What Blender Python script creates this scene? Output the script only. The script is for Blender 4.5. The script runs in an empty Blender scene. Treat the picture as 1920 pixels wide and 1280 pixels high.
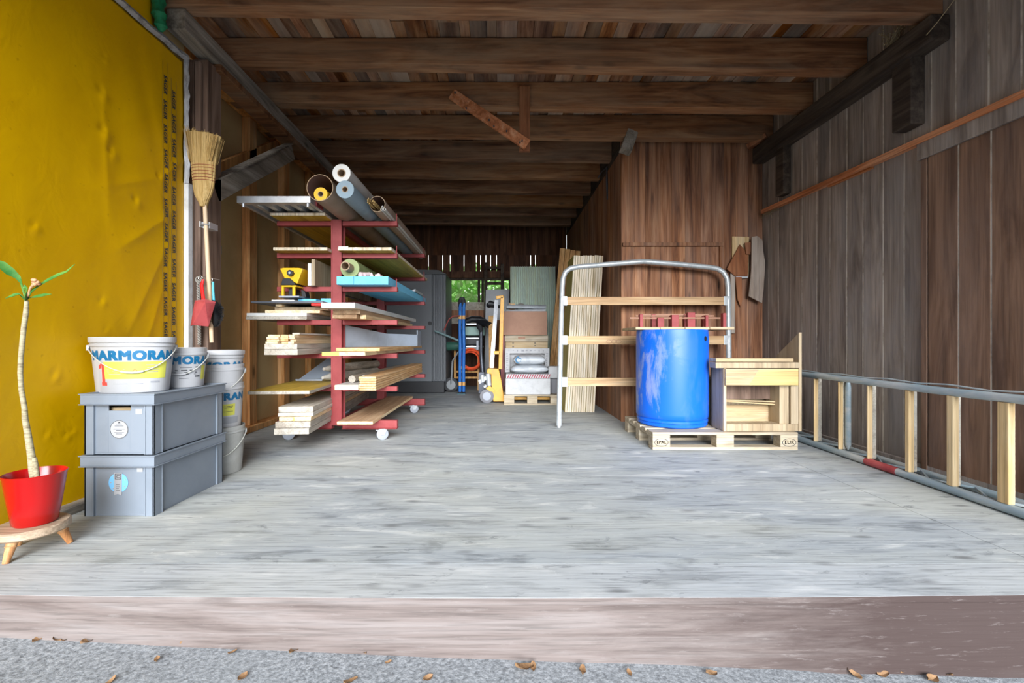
import bpy, bmesh, math, random
from mathutils import Vector, Matrix, noise
random.seed(11)
PI = math.pi
F, VX, VY, H = 822.0, 935.0, 640.0, 0.895      # focal length in px, vanishing point, eye height above the deck
COL = bpy.context.scene.collection

def P(x, y, d):
    """point at depth d that the photograph shows at pixel x, y"""
    return Vector(((x - VX) * d / F, d, H - (y - VY) * d / F))
def PX(x, d): return (x - VX) * d / F
def PZ(y, d): return H - (y - VY) * d / F

# ------------------------------------------------------------------ materials
def node(nt, t, ins=None, **props):
    n = nt.nodes.new(t)
    for k, v in props.items(): setattr(n, k, v)
    for k, v in (ins or {}).items():
        s = n.inputs[k]
        if isinstance(v, bpy.types.NodeSocket): nt.links.new(v, s)
        else: s.default_value = v
    return n
def c4(c): return (c[0], c[1], c[2], 1.0)
def srgb(r, g, b):
    f = lambda u: (u / 255 / 12.92) if u / 255 <= 0.04045 else ((u / 255 + 0.055) / 1.055) ** 2.4
    return (f(r), f(g), f(b))
def newmat(name):
    m = bpy.data.materials.new(name); m.use_nodes = True
    nt = m.node_tree
    return m, nt, nt.nodes['Principled BSDF']
def mixc(nt, fac, a, b, mode='MIX'):
    n = nt.nodes.new('ShaderNodeMix'); n.data_type = 'RGBA'; n.blend_type = mode
    for i, v in ((0, fac), (6, a), (7, b)):
        if isinstance(v, bpy.types.NodeSocket): nt.links.new(v, n.inputs[i])
        else: n.inputs[i].default_value = c4(v) if i else v
    return n.outputs[2]
def math_(nt, op, a, b=0.0, clamp=False):
    n = nt.nodes.new('ShaderNodeMath'); n.operation = op; n.use_clamp = clamp
    for i, v in enumerate((a, b)):
        if isinstance(v, bpy.types.NodeSocket): nt.links.new(v, n.inputs[i])
        else: n.inputs[i].default_value = v
    return n.outputs[0]
def ramp(nt, fac, stops):
    n = nt.nodes.new('ShaderNodeValToRGB'); nt.links.new(fac, n.inputs[0])
    cr = n.color_ramp
    while len(cr.elements) < len(stops): cr.elements.new(0.5)
    for e, (p, c) in zip(cr.elements, stops):
        e.position = p; e.color = c4(c) if hasattr(c, '__len__') else (c, c, c, 1)
    return n.outputs[0]
def coords(nt, seedmul=1.0):
    """object coordinates shifted by a random amount per loose board and per object"""
    tc = node(nt, 'ShaderNodeTexCoord'); g = node(nt, 'ShaderNodeNewGeometry'); oi = node(nt, 'ShaderNodeObjectInfo')
    r = math_(nt, 'ADD', g.outputs['Random Per Island'], math_(nt, 'MULTIPLY', oi.outputs['Random'], 3.7))
    fr = math_(nt, 'FRACT', r)
    cb = node(nt, 'ShaderNodeCombineXYZ', {0: math_(nt, 'MULTIPLY', r, 17.3 * seedmul), 1: math_(nt, 'MULTIPLY', r, 31.7 * seedmul), 2: math_(nt, 'MULTIPLY', r, 23.1 * seedmul)})
    va = node(nt, 'ShaderNodeVectorMath', {0: tc.outputs['Object'], 1: cb.outputs[0]}, operation='ADD')
    return tc.outputs['Object'], va.outputs[0], fr
def scaled(nt, v, s):
    return node(nt, 'ShaderNodeMapping', {'Vector': v, 'Scale': s}).outputs[0]
def noise_t(nt, v, scale=1.0, detail=5.0, rough=0.6, dist=0.0):
    return node(nt, 'ShaderNodeTexNoise', {'Vector': v, 'Scale': scale, 'Detail': detail, 'Roughness': rough, 'Distortion': dist}).outputs[0]

def wood(name, cols, axis='X', along=1.3, cross=12.0, knots=0.6, rough=0.75, bump=0.25, var=0.25, weather=None, wamt=0.6, wscale=1.5, hue=0.0, spec=0.3):
    m, nt, b = newmat(name)
    raw, v, r = coords(nt)
    ax = 'XYZ'.index(axis)
    sc = [cross] * 3; sc[ax] = along
    s1 = scaled(nt, v, sc)
    n1 = noise_t(nt, s1, 1.0, 5.0, 0.6, 0.9)
    k = len(cols)
    col = ramp(nt, n1, [(0.34 + 0.32 * i / max(1, k - 1), c) for i, c in enumerate(cols)])
    sf = [cross * 7] * 3; sf[ax] = along * 1.6
    n2 = noise_t(nt, scaled(nt, v, sf), 1.0, 3.0, 0.6, 0.2)
    col = mixc(nt, 1.0, col, ramp(nt, n2, [(0.3, 0.68), (0.5, 1.0), (0.7, 1.14)]), 'MULTIPLY')
    if knots:
        sk = [cross * 0.42] * 3; sk[ax] = along * 1.5
        vo = node(nt, 'ShaderNodeTexVoronoi', {'Vector': scaled(nt, v, sk), 'Scale': 1.0})
        kd = math_(nt, 'ADD', vo.outputs['Distance'], math_(nt, 'MULTIPLY', n2, 0.06))
        mask = ramp(nt, kd, [(0.07, 1.0), (0.16, 0.0)])
        col = mixc(nt, math_(nt, 'MULTIPLY', mask, knots), col, tuple(c * 0.25 for c in cols[0]))
    if weather is not None:
        sw = [wscale * 2.2] * 3; sw[ax] = wscale * 0.6
        nw = noise_t(nt, scaled(nt, v, sw), 1.0, 6.0, 0.65, 0.4)
        col = mixc(nt, math_(nt, 'MULTIPLY', ramp(nt, nw, [(0.42, 0.0), (0.66, 1.0)]), wamt), col, weather)
    hsv = node(nt, 'ShaderNodeHueSaturation', {'Color': col, 'Value': math_(nt, 'ADD', 1.0 - var, math_(nt, 'MULTIPLY', r, 2 * var)), 'Saturation': math_(nt, 'ADD', 1.0 - var * 0.5, math_(nt, 'MULTIPLY', math_(nt, 'FRACT', math_(nt, 'MULTIPLY', r, 7.3)), var))})
    nt.links.new(hsv.outputs[0], b.inputs['Base Color'])
    b.inputs['Roughness'].default_value = rough; b.inputs['Specular IOR Level'].default_value = spec
    if bump:
        bp = node(nt, 'ShaderNodeBump', {'Height': n2, 'Strength': bump, 'Distance': 0.004})
        nt.links.new(bp.outputs[0], b.inputs['Normal'])
    return m

def plain(name, col, rough=0.5, metal=0.0, col2=None, nscale=8.0, namt=1.0, bump=0.0, bscale=60.0, spec=0.5, lo=0.45, hi=0.65, stretch=None):
    m, nt, b = newmat(name)
    raw, v, r = coords(nt)
    out = None
    if col2 is not None:
        vv = scaled(nt, v, stretch) if stretch else v
        n = noise_t(nt, vv, nscale, 6.0, 0.65, 0.3)
        out = mixc(nt, math_(nt, 'MULTIPLY', ramp(nt, n, [(lo, 0.0), (hi, 1.0)]), namt), col, col2)
        nt.links.new(out, b.inputs['Base Color'])
    else:
        b.inputs['Base Color'].default_value = c4(col)
    b.inputs['Roughness'].default_value = rough; b.inputs['Metallic'].default_value = metal
    b.inputs['Specular IOR Level'].default_value = spec
    if bump:
        bp = node(nt, 'ShaderNodeBump', {'Height': noise_t(nt, v, bscale, 3.0), 'Strength': bump, 'Distance': 0.003})
        nt.links.new(bp.outputs[0], b.inputs['Normal'])
    return m

# ------------------------------------------------------------------ mesh building
class MB:
    def __init__(s): s.v = []; s.f = []; s.mi = []; s.sm = []
    def add(s, vs, fs, mi=0, smooth=False):
        o = len(s.v); s.v += [Vector(p) for p in vs]
        for f in fs: s.f.append([o + i for i in f]); s.mi.append(mi); s.sm.append(smooth)
        return s
    def box(s, x0, x1, y0, y1, z0, z1, mi=0, faces=None):
        vs = [(x, y, z) for z in (z0, z1) for y in (y0, y1) for x in (x0, x1)]
        fs = [(0, 2, 3, 1), (4, 5, 7, 6), (0, 1, 5, 4), (2, 6, 7, 3), (0, 4, 6, 2), (1, 3, 7, 5)]  # -z +z -y +y -x +x
        o = len(s.v); s.v += [Vector(p) for p in vs]
        for i, f in enumerate(fs):
            s.f.append([o + j for j in f]); s.mi.append(faces[i] if faces else mi); s.sm.append(False)
        return s
    def hexa(s, b4, t4, mi=0):
        """eight corners: four below, four above, both in the same turning order (ccw from above)"""
        return s.add(list(b4) + list(t4), [(3, 2, 1, 0), (4, 5, 6, 7), (0, 1, 5, 4), (1, 2, 6, 5), (2, 3, 7, 6), (3, 0, 4, 7)], mi)
    def bar(s, p0, p1, w, h, up=(0, 0, 1), mi=0):
        p0, p1 = Vector(p0), Vector(p1); d = (p1 - p0).normalized(); up = Vector(up)
        side = d.cross(up)
        if side.length < 1e-4: side = d.cross(Vector((1, 0, 0)))
        side.normalize(); u = side.cross(d).normalized()
        vs = []
        for p in (p0, p1):
            for a, c in ((-1, -1), (1, -1), (1, 1), (-1, 1)): vs.append(p + side * a * w / 2 + u * c * h / 2)
        return s.add(vs, [(0, 1, 2, 3), (7, 6, 5, 4), (0, 4, 5, 1), (1, 5, 6, 2), (2, 6, 7, 3), (3, 7, 4, 0)], mi)
    def tube(s, pts, r, n=10, mi=0, cap=True, flat=1.0):
        pts = [Vector(p) for p in pts]; rs = r if hasattr(r, '__len__') else [r] * len(pts)
        rings = []; prev = None
        for i, p in enumerate(pts):
            a = pts[max(0, i - 1)]; c = pts[min(len(pts) - 1, i + 1)]
            d = (c - a).normalized()
            if prev is None:
                ref = Vector((0, 0, 1)) if abs(d.z) < 0.9 else Vector((0, 1, 0))
                u = d.cross(ref).normalized()
            else:
                u = (prev - d * prev.dot(d)).normalized()
            prev = u; w = d.cross(u)
            rings.append([p + (u * math.cos(2 * PI * k / n) + w * math.sin(2 * PI * k / n) * flat) * rs[i] for k in range(n)])
        vs = [q for ring in rings for q in ring]; fs = []
        for i in range(len(rings) - 1):
            for k in range(n):
                fs.append((i * n + k, i * n + (k + 1) % n, (i + 1) * n + (k + 1) % n, (i + 1) * n + k))
        s.add(vs, fs, mi, True)
        if cap:
            s.add(rings[0], [tuple(reversed(range(n)))], mi); s.add(rings[-1], [tuple(range(n))], mi)
        return s
    def cyl(s, p0, p1, r, n=20, mi=0, cap=True, r1=None):
        return s.tube([p0, p1], [r, r if r1 is None else r1], n, mi, cap)
    def pipe(s, p0, p1, ro, ri, n=28, mi=0, mi_end=None, mi_in=None):
        """hollow pipe with visible ring at both ends"""
        p0, p1 = Vector(p0), Vector(p1); d = (p1 - p0).normalized()
        ref = Vector((0, 0, 1)) if abs(d.z) < 0.9 else Vector((0, 1, 0))
        u = d.cross(ref).normalized(); w = d.cross(u)
        R = lambda p, r: [p + (u * math.cos(2 * PI * k / n) + w * math.sin(2 * PI * k / n)) * r for k in range(n)]
        vs = R(p0, ro) + R(p1, ro) + R(p0, ri) + R(p1, ri)
        q = lambda a, c: [(a * n + k, a * n + (k + 1) % n, c * n + (k + 1) % n, c * n + k) for k in range(n)]
        o = len(s.v); s.v += vs
        for fs, m, sm in ((q(0, 1), mi, True), (q(3, 2), mi if mi_in is None else mi_in, True), (q(2, 0), mi if mi_end is None else mi_end, False), (q(1, 3), mi if mi_end is None else mi_end, False)):
            for f in fs: s.f.append([o + i for i in f]); s.mi.append(m); s.sm.append(sm)
        return s
    def lathe(s, prof, n=32, c=(0, 0, 0), mi=0, sx=1.0, sy=1.0, cap0=False, cap1=False):
        vs = [(c[0] + r * sx * math.cos(2 * PI * k / n), c[1] + r * sy * math.sin(2 * PI * k / n), c[2] + z) for r, z in prof for k in range(n)]
        fs = [(i * n + k, i * n + (k + 1) % n, (i + 1) * n + (k + 1) % n, (i + 1) * n + k) for i in range(len(prof) - 1) for k in range(n)]
        s.add(vs, fs, mi, True)
        if cap0: s.add(vs[:n], [tuple(reversed(range(n)))], mi)
        if cap1: s.add(vs[-n:], [tuple(range(n))], mi)
        return s
    def prism(s, poly, plane, a0, a1, mi=0, mi_side=None):
        """polygon in a plane ('xz' extruded along y, 'yz' along x, 'xy' along z)"""
        def pt(p, a): return {'xz': (p[0], a, p[1]), 'yz': (a, p[0], p[1]), 'xy': (p[0], p[1], a)}[plane]
        n = len(poly); vs = [pt(p, a0) for p in poly] + [pt(p, a1) for p in poly]
        o = len(s.v); s.v += [Vector(p) for p in vs]
        for f, m in [(list(range(n)), mi), (list(range(2 * n - 1, n - 1, -1)), mi)] + [([i, n + i, n + (i + 1) % n, (i + 1) % n], mi if mi_side is None else mi_side) for i in range(n)]:
            s.f.append([o + j for j in f]); s.mi.append(m); s.sm.append(False)
        return s
    def ball(s, c, r, n=10, mi=0, sz=1.0):
        prof = [(max(1e-4, r * math.sin(PI * i / n)), -r * math.cos(PI * i / n) * sz) for i in range(n + 1)]
        return s.lathe(prof, n * 2, c, mi)
    def torus(s, c, R, r, axis='Z', n=28, m=8, mi=0):
        pts = []
        for k in range(n + 1):
            a = 2 * PI * k / n; x, y = R * math.cos(a), R * math.sin(a)
            pts.append({'Z': (c[0] + x, c[1] + y, c[2]), 'X': (c[0], c[1] + x, c[2] + y), 'Y': (c[0] + x, c[1], c[2] + y)}[axis])
        return s.tube(pts, r, m, mi, False)
    def xform(s, M, start=0):
        for i in range(start, len(s.v)): s.v[i] = M @ s.v[i]
        return s
    def move(s, d):
        d = Vector(d); s.v = [p + d for p in s.v]; return s
    def base(s):
        xs = [p.x for p in s.v]; ys = [p.y for p in s.v]
        return Vector(((min(xs) + max(xs)) / 2, (min(ys) + max(ys)) / 2, min(p.z for p in s.v)))
    def mesh(s, name, mats):
        me = bpy.data.meshes.new(name); me.from_pydata([tuple(p) for p in s.v], [], s.f)
        for m in mats: me.materials.append(m)
        me.polygons.foreach_set('material_index', s.mi); me.polygons.foreach_set('use_smooth', s.sm)
        bm = bmesh.new(); bm.from_mesh(me); bmesh.ops.recalc_face_normals(bm, faces=bm.faces); bm.to_mesh(me); bm.free()
        if any(s.sm): me.set_sharp_from_angle(angle=math.radians(40))
        me.update(); return me

def tag(o, label=None, cat=None, group=None, kind=None):
    if label: o['label'] = label
    if cat: o['category'] = cat
    if group: o['group'] = group
    if kind: o['kind'] = kind
    return o
def _bevel(o, w, seg=2):
    b = o.modifiers.new('bevel', 'BEVEL'); b.width = w; b.segments = seg; b.limit_method = 'ANGLE'; b.angle_limit = math.radians(40); b.use_clamp_overlap = True
def thing(name, label, cat, loc=(0, 0, 0), rz=0.0, group=None):
    o = bpy.data.objects.new(name, None); COL.objects.link(o); o.location = loc; o.rotation_euler = (0, 0, rz); o.empty_display_size = 0.1
    return tag(o, label, cat, group)
def part(name, mb, mat, parent, bevel=0.0, label=None, world=False):
    """a part of parent; mb is in the parent's own coordinates, or in world coordinates with world=True (parents unrotated)"""
    if world:
        q = parent; off = Vector((0, 0, 0))
        while q is not None: off += q.location; q = q.parent
        mb.move(-off)
    o = bpy.data.objects.new(name, mb.mesh(name, mat if isinstance(mat, (list, tuple)) else [mat])); COL.objects.link(o)
    o.parent = parent
    if bevel: _bevel(o, bevel)
    if label: o['label'] = label
    return o
def solo(name, mb, mat, label, cat, group=None, bevel=0.0, kind=None, rot=None):
    """a thing that is one mesh, built in world coordinates; its origin goes to its base"""
    b = mb.base(); mb.move(-b)
    o = bpy.data.objects.new(name, mb.mesh(name, mat if isinstance(mat, (list, tuple)) else [mat])); COL.objects.link(o)
    o.location = b
    if rot: o.rotation_euler = rot
    if bevel: _bevel(o, bevel)
    return tag(o, label, cat, group, kind)
def struct(name, mb, mat, label, bevel=0.0, parent=None):
    o = bpy.data.objects.new(name, mb.mesh(name, mat if isinstance(mat, (list, tuple)) else [mat])); COL.objects.link(o)
    if bevel: _bevel(o, bevel)
    if parent is not None: o.parent = parent
    else: tag(o, label, None, None, 'structure')
    return o
def copy_thing(src, loc, rz=None, label=None, group=None):
    c = src.copy(); COL.objects.link(c); c.location = loc
    if rz is not None: c.rotation_euler = (0, 0, rz)
    if label: c['label'] = label
    if group: c['group'] = group
    for ch in list(src.children):
        d = ch.copy(); COL.objects.link(d); d.parent = c
        for g in list(ch.children):
            e = g.copy(); COL.objects.link(e); e.parent = d
    return c

_txt = {}
def text_geo(body, size, bold=0.0, sx=1.0, sub=0.0):
    """centred lettering as flat 2-D triangles: (points, faces)"""
    key = (body, size, bold, sx, sub)
    if key in _txt: return _txt[key]
    c = bpy.data.curves.new('t', 'FONT'); c.body = body; c.size = size; c.resolution_u = 4
    c.space_character = 1.10; c.align_x = 'CENTER'; c.align_y = 'CENTER'
    o = bpy.data.objects.new('t', c); COL.objects.link(o)
    me = bpy.data.meshes.new_from_object(o)
    bm = bmesh.new(); bm.from_mesh(me)
    bmesh.ops.remove_doubles(bm, verts=bm.verts, dist=1e-6)
    bmesh.ops.triangulate(bm, faces=bm.faces)
    if sub:
        for _ in range(4):
            es = [e for e in bm.edges if e.calc_length() > sub]
            if not es: break
            bmesh.ops.subdivide_edges(bm, edges=es, cuts=1)
            bmesh.ops.triangulate(bm, faces=bm.faces)
    bm.verts.index_update()
    pts = [(v.co.x * sx, v.co.y) for v in bm.verts]; fs = [[v.index for v in f.verts] for f in bm.faces]
    if bold:      # heavier strokes: the same outline laid down several times side by side
        p0, f0, n0 = pts, fs, len(pts); pts, fs = [], []
        for dx, dy in ((-1, -.6), (-1, .6), (-.35, -.6), (-.35, .6), (.35, -.6), (.35, .6), (1, -.6), (1, .6)):
            o_ = len(pts); pts += [(x + dx * bold, y + dy * bold) for x, y in p0]; fs += [[i + o_ for i in f] for f in f0]
    bm.free(); bpy.data.objects.remove(o); bpy.data.curves.remove(c); bpy.data.meshes.remove(me)
    _txt[key] = (pts, fs)
    return pts, fs
def lay_text(mb, body, size, origin, xdir, ydir, bold=0.0, sx=1.0, mi=0):
    pts, fs = text_geo(body, size, bold, sx)
    o, xd, yd = Vector(origin), Vector(xdir), Vector(ydir)
    return mb.add([o + xd * a + yd * c for a, c in pts], fs, mi)
# ------------------------------------------------------------------ the materials of the place
M = {}
M['joist'] = wood('brown ceiling timber', [srgb(92, 58, 36), srgb(135, 92, 60), srgb(160, 118, 82)], 'X', 1.1, 9, 0.7, 0.8, 0.3, 0.16, srgb(150, 128, 104), 0.55)
M['board_up'] = wood('ceiling boards', [srgb(88, 50, 28), srgb(132, 86, 54), srgb(165, 122, 86)], 'Y', 1.2, 9, 0.7, 0.8, 0.3, 0.42, srgb(170, 158, 142), 0.75, 0.8)
M['beam'] = wood('grey weathered beam', [srgb(96, 90, 82), srgb(150, 142, 130), srgb(172, 164, 152)], 'Y', 1.2, 9, 0.6, 0.85, 0.3, 0.1, srgb(120, 108, 92), 0.5)
M['beam_dark'] = wood('blackened beam', [srgb(46, 38, 32), srgb(66, 56, 48), srgb(84, 74, 64)], 'Y', 1.2, 9, 0.4, 0.85, 0.3, 0.1)
M['wall_right'] = wood('grey brown wall boards', [srgb(112, 100, 92), srgb(146, 134, 124), srgb(168, 156, 146)], 'Z', 1.0, 8, 0.5, 0.85, 0.3, 0.10, srgb(140, 138, 138), 0.55)
M['door_boards'] = wood('brown door boards', [srgb(92, 68, 54), srgb(122, 94, 76), srgb(142, 112, 92)], 'Z', 1.0, 8, 0.7, 0.8, 0.3, 0.08, srgb(120, 104, 96), 0.4)
M['tongue'] = plain('dusty board tongue', srgb(206, 200, 190), 0.9, col2=srgb(150, 138, 124), nscale=5)
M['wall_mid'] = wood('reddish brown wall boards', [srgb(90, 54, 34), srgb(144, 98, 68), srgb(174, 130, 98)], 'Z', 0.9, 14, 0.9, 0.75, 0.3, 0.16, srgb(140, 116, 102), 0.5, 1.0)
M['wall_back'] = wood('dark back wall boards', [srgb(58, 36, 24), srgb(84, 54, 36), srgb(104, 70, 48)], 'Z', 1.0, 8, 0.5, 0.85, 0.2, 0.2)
M['beige'] = plain('beige wall panel', srgb(206, 178, 126), 0.8, col2=srgb(190, 160, 110), nscale=1.5)
M['stud'] = wood('orange softwood studs', [srgb(190, 124, 62), srgb(224, 164, 98), srgb(238, 188, 128)], 'Z', 1.0, 9, 0.8, 0.65, 0.2, 0.1)
M['rail'] = wood('orange rail', [srgb(150, 88, 50), srgb(190, 120, 76), srgb(205, 150, 112)], 'Y', 1.0, 12, 0.6, 0.65, 0.2, 0.1)
M['post'] = wood('brown post', [srgb(84, 66, 56), srgb(116, 94, 80), srgb(136, 114, 100)], 'Z', 1.0, 9, 0.4, 0.8, 0.3, 0.1)
M['pale'] = wood('pale spruce', [srgb(168, 143, 106), srgb(186, 162, 124), srgb(195, 175, 142)], 'X', 1.2, 14, 0.5, 0.6, 0.15, 0.07)
M['pale_y'] = wood('pale spruce planks', [srgb(206, 176, 132), srgb(226, 200, 158), srgb(236, 216, 180)], 'Y', 1.2, 14, 0.5, 0.6, 0.15, 0.08)
M['pale_z'] = wood('pale spruce upright', [srgb(202, 168, 116), srgb(218, 188, 140), srgb(226, 202, 160)], 'Z', 1.2, 14, 0.3, 0.6, 0.15, 0.06)
M['white_edge'] = wood('pale panel edges', [srgb(184, 164, 132), srgb(220, 206, 180), srgb(230, 220, 200)], 'Z', 1.2, 18, 0.2, 0.65, 0.1, 0.10)
M['ply'] = wood('birch plywood', [srgb(156, 136, 108), srgb(172, 153, 124), srgb(182, 165, 138)], 'Z', 0.9, 7, 0.15, 0.6, 0.1, 0.05)
M['formyel'] = wood('yellow formwork face', [srgb(176, 140, 44), srgb(200, 166, 62), srgb(212, 182, 84)], 'Y', 1.0, 9, 0.3, 0.55, 0.1, 0.06, srgb(150, 132, 74), 0.5)
M['olive'] = wood('olive formwork face', [srgb(160, 146, 70), srgb(178, 164, 84), srgb(190, 178, 100)], 'Z', 1.0, 9, 0.2, 0.6, 0.1, 0.05)
M['greyplank'] = wood('grey weathered plank', [srgb(150, 140, 126), srgb(178, 168, 152), srgb(196, 188, 174)], 'Y', 1.2, 12, 0.5, 0.85, 0.3, 0.12, srgb(196, 198, 190), 0.5)
M['brownply'] = wood('brown plywood', [srgb(160, 128, 98), srgb(182, 150, 118), srgb(196, 168, 136)], 'Y', 0.9, 9, 0.2, 0.6, 0.15, 0.08)
M['tanplank'] = wood('tan cladding plank', [srgb(196, 150, 100), srgb(216, 176, 126), srgb(226, 192, 146)], 'Y', 1.2, 14, 0.4, 0.6, 0.2, 0.08)
M['whiteboard'] = plain('white coated board', srgb(222, 222, 218), 0.45, col2=srgb(206, 206, 202), nscale=4)
M['larch'] = wood('orange timber', [srgb(190, 138, 80), srgb(216, 168, 108), srgb(228, 186, 130)], 'Z', 1.0, 12, 0.7, 0.65, 0.2, 0.1)
M['framewood'] = wood('frame boards', [srgb(172, 136, 96), srgb(192, 158, 116), srgb(202, 172, 134)], 'X', 1.2, 14, 0.4, 0.65, 0.2, 0.06)
M['palletwood'] = wood('pallet wood', [srgb(160, 144, 120), srgb(180, 166, 142), srgb(190, 179, 160)], 'X', 1.2, 12, 0.35, 0.75, 0.2, 0.07)
M['greyboard'] = wood('scrap grey board', [srgb(140, 124, 110), srgb(160, 146, 134), srgb(172, 160, 148)], 'Z', 1.0, 6, 0.2, 0.8, 0.2, 0.06)
M['scrapbrown'] = wood('scrap brown board', [srgb(112, 66, 40), srgb(140, 90, 60), srgb(156, 108, 76)], 'Z', 1.0, 6, 0.3, 0.75, 0.2, 0.06)
M['yellowfilm'] = None
M['red_steel'] = plain('red painted steel', srgb(150, 66, 66), 0.5, col2=srgb(126, 46, 48), nscale=6, namt=0.6, spec=0.3)
M['galv'] = plain('galvanised steel', srgb(190, 195, 196), 0.42, 0.35, col2=srgb(166, 172, 175), nscale=14, bump=0.1)
M['galvblue'] = plain('dusty blue grey steel', srgb(154, 172, 180), 0.6, 0.2, col2=srgb(196, 200, 198), nscale=9, stretch=(1, 0.25, 1))
M['alu'] = plain('aluminium', srgb(222, 226, 230), 0.35, 0.7, col2=srgb(200, 204, 210), nscale=6)
M['darkmetal'] = plain('dark steel sheet', srgb(96, 100, 108), 0.4, 0.6)
M['greymetal'] = plain('grey sheet metal', srgb(172, 184, 198), 0.5, 0.2, col2=srgb(156, 166, 178), nscale=3)
M['crate'] = plain('grey crate plastic', srgb(128, 137, 147), 0.4, col2=srgb(121, 130, 140), nscale=3, spec=0.4)
M['bucket'] = plain('white bucket plastic', srgb(180, 180, 181), 0.35, col2=srgb(170, 170, 170), nscale=5, namt=0.6, spec=0.35)
M['bucket_old'] = plain('off white bucket plastic', srgb(166, 166, 162), 0.4, col2=srgb(152, 152, 146), nscale=6)
M['ink_blue'] = plain('blue print', srgb(0, 100, 144), 0.5)
M['ink_yellow'] = plain('lemon print', srgb(206, 204, 82), 0.5)
M['ink_red'] = plain('red print', srgb(236, 70, 60), 0.5)
M['ink_dark'] = plain('dark print', srgb(60, 62, 66), 0.6)
M['ink_grey'] = plain('grey print', srgb(150, 152, 156), 0.6)
M['white'] = plain('white', srgb(164, 166, 169), 0.5)
M['wire'] = plain('pale wire', srgb(206, 206, 196), 0.4, 0.3)
M['black'] = plain('black plastic', srgb(30, 31, 34), 0.5)
M['blackrub'] = plain('black rubber', srgb(42, 42, 44), 0.8, col2=srgb(70, 70, 72), nscale=9)
M['redplastic'] = plain('faded red plastic', srgb(186, 84, 86), 0.5, col2=srgb(164, 58, 62), nscale=9)
M['redhandle'] = plain('bright red plastic', srgb(214, 36, 36), 0.35)
M['turq'] = plain('turquoise plastic', srgb(70, 176, 196), 0.4)
M['potred'] = plain('red glazed pot', srgb(172, 18, 18), 0.18, spec=0.5)
M['soil'] = plain('soil', srgb(70, 50, 38), 0.95, col2=srgb(40, 28, 22), nscale=40, bump=0.6)
M['leaf'] = plain('green leaf', srgb(56, 116, 50), 0.4, col2=srgb(104, 150, 66), nscale=10)
M['stem'] = plain('pale ringed stem', srgb(176, 166, 134), 0.7, col2=srgb(126, 112, 84), nscale=10, stretch=(3, 3, 14), bump=0.4)
M['bud'] = plain('dried pink bud', srgb(214, 160, 120), 0.8, col2=srgb(170, 110, 84), nscale=60)
M['standtop'] = wood('stand disc wood', [srgb(150, 128, 104), srgb(176, 154, 130), srgb(190, 170, 146)], 'X', 1.5, 16, 0.3, 0.6, 0.15, 0.05)
M['standleg'] = wood('turned beech leg', [srgb(180, 124, 78), srgb(204, 150, 100), srgb(216, 166, 116)], 'Z', 2.0, 26, 0.0, 0.5, 0.1, 0.05)
M['straw'] = wood('broom straw', [srgb(176, 140, 78), srgb(206, 172, 108), srgb(224, 194, 134)], 'Z', 1.5, 130, 0.0, 0.85, 0.9, 0.05)
M['broomstick'] = wood('broom stick', [srgb(198, 166, 128), srgb(216, 188, 152), srgb(224, 200, 168)], 'Z', 1.0, 20, 0.1, 0.55, 0.1, 0.05)
M['stitch'] = plain('dark red stitching', srgb(150, 64, 54), 0.8)
M['tube_brown'] = plain('grey brown plastic pipe', srgb(158, 138, 122), 0.5, col2=srgb(142, 122, 104), nscale=4)
M['tube_inside'] = plain('pipe inside', srgb(120, 92, 84), 0.6)
M['rollwhite'] = plain('white roll', srgb(196, 192, 186), 0.6, col2=srgb(178, 174, 168), nscale=5)
M['rollblue'] = plain('blue grey roll', srgb(132, 152, 164), 0.6, col2=srgb(120, 138, 150), nscale=5)
M['rollyellow'] = plain('yellow roll', srgb(236, 184, 30), 0.5)
M['rollgreen'] = plain('olive green roll', srgb(150, 164, 110), 0.6, col2=srgb(164, 178, 122), nscale=5)
M['core'] = plain('cardboard core', srgb(170, 146, 118), 0.8)
M['xps'] = plain('blue insulation foam', srgb(116, 200, 236), 0.7, col2=srgb(106, 190, 228), nscale=20)
M['yellowmach'] = plain('yellow machine paint', srgb(240, 186, 24), 0.35)
M['pallettruck'] = plain('worn yellow paint', srgb(226, 168, 60), 0.45, col2=srgb(206, 150, 62), nscale=8)
M['orangehose'] = plain('orange hose', srgb(226, 84, 40), 0.45)
M['bluepaint'] = plain('blue paint', srgb(40, 108, 190), 0.4, col2=srgb(58, 130, 206), nscale=5)
M['teal'] = plain('dark teal', srgb(70, 104, 106), 0.5)
M['greenplastic'] = plain('dark green plastic', srgb(50, 92, 78), 0.5)
M['palegreen'] = plain('pale green plastic', srgb(150, 184, 172), 0.5)
M['cabinet'] = plain('dark grey plastic cabinet', srgb(100, 104, 108), 0.5)
M['cabinet_top'] = plain('grey cabinet roof', srgb(130, 134, 136), 0.5)
M['drum'] = None
M['corr'] = plain('pale green corrugated sheet', srgb(208, 222, 212), 0.5, 0.0, col2=srgb(214, 222, 200), nscale=1.5)
M['greypanel'] = plain('light grey panel', srgb(186, 188, 190), 0.5, col2=srgb(164, 166, 170), nscale=1.5)
M['hardboard'] = plain('brown hardboard', srgb(166, 124, 98), 0.6, col2=srgb(154, 112, 88), nscale=4)
M['redboard'] = plain('dull red panel', srgb(150, 84, 84), 0.6, col2=srgb(168, 100, 98), nscale=5)
M['carton'] = plain('white carton', srgb(190, 191, 192), 0.6, col2=srgb(176, 177, 178), nscale=10)
M['bagwhite'] = plain('white plastic sack', srgb(188, 193, 198), 0.4, col2=srgb(170, 176, 182), nscale=8)
M['foil'] = plain('grey foil tape', srgb(176, 178, 182), 0.45, 0.2, col2=srgb(120, 116, 116), nscale=25, stretch=(1, 1, 0.3), bump=0.6, bscale=40)
M['whitetrim'] = plain('white painted strip', srgb(226, 228, 228), 0.6, col2=srgb(196, 196, 192), nscale=14, namt=0.7)
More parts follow.
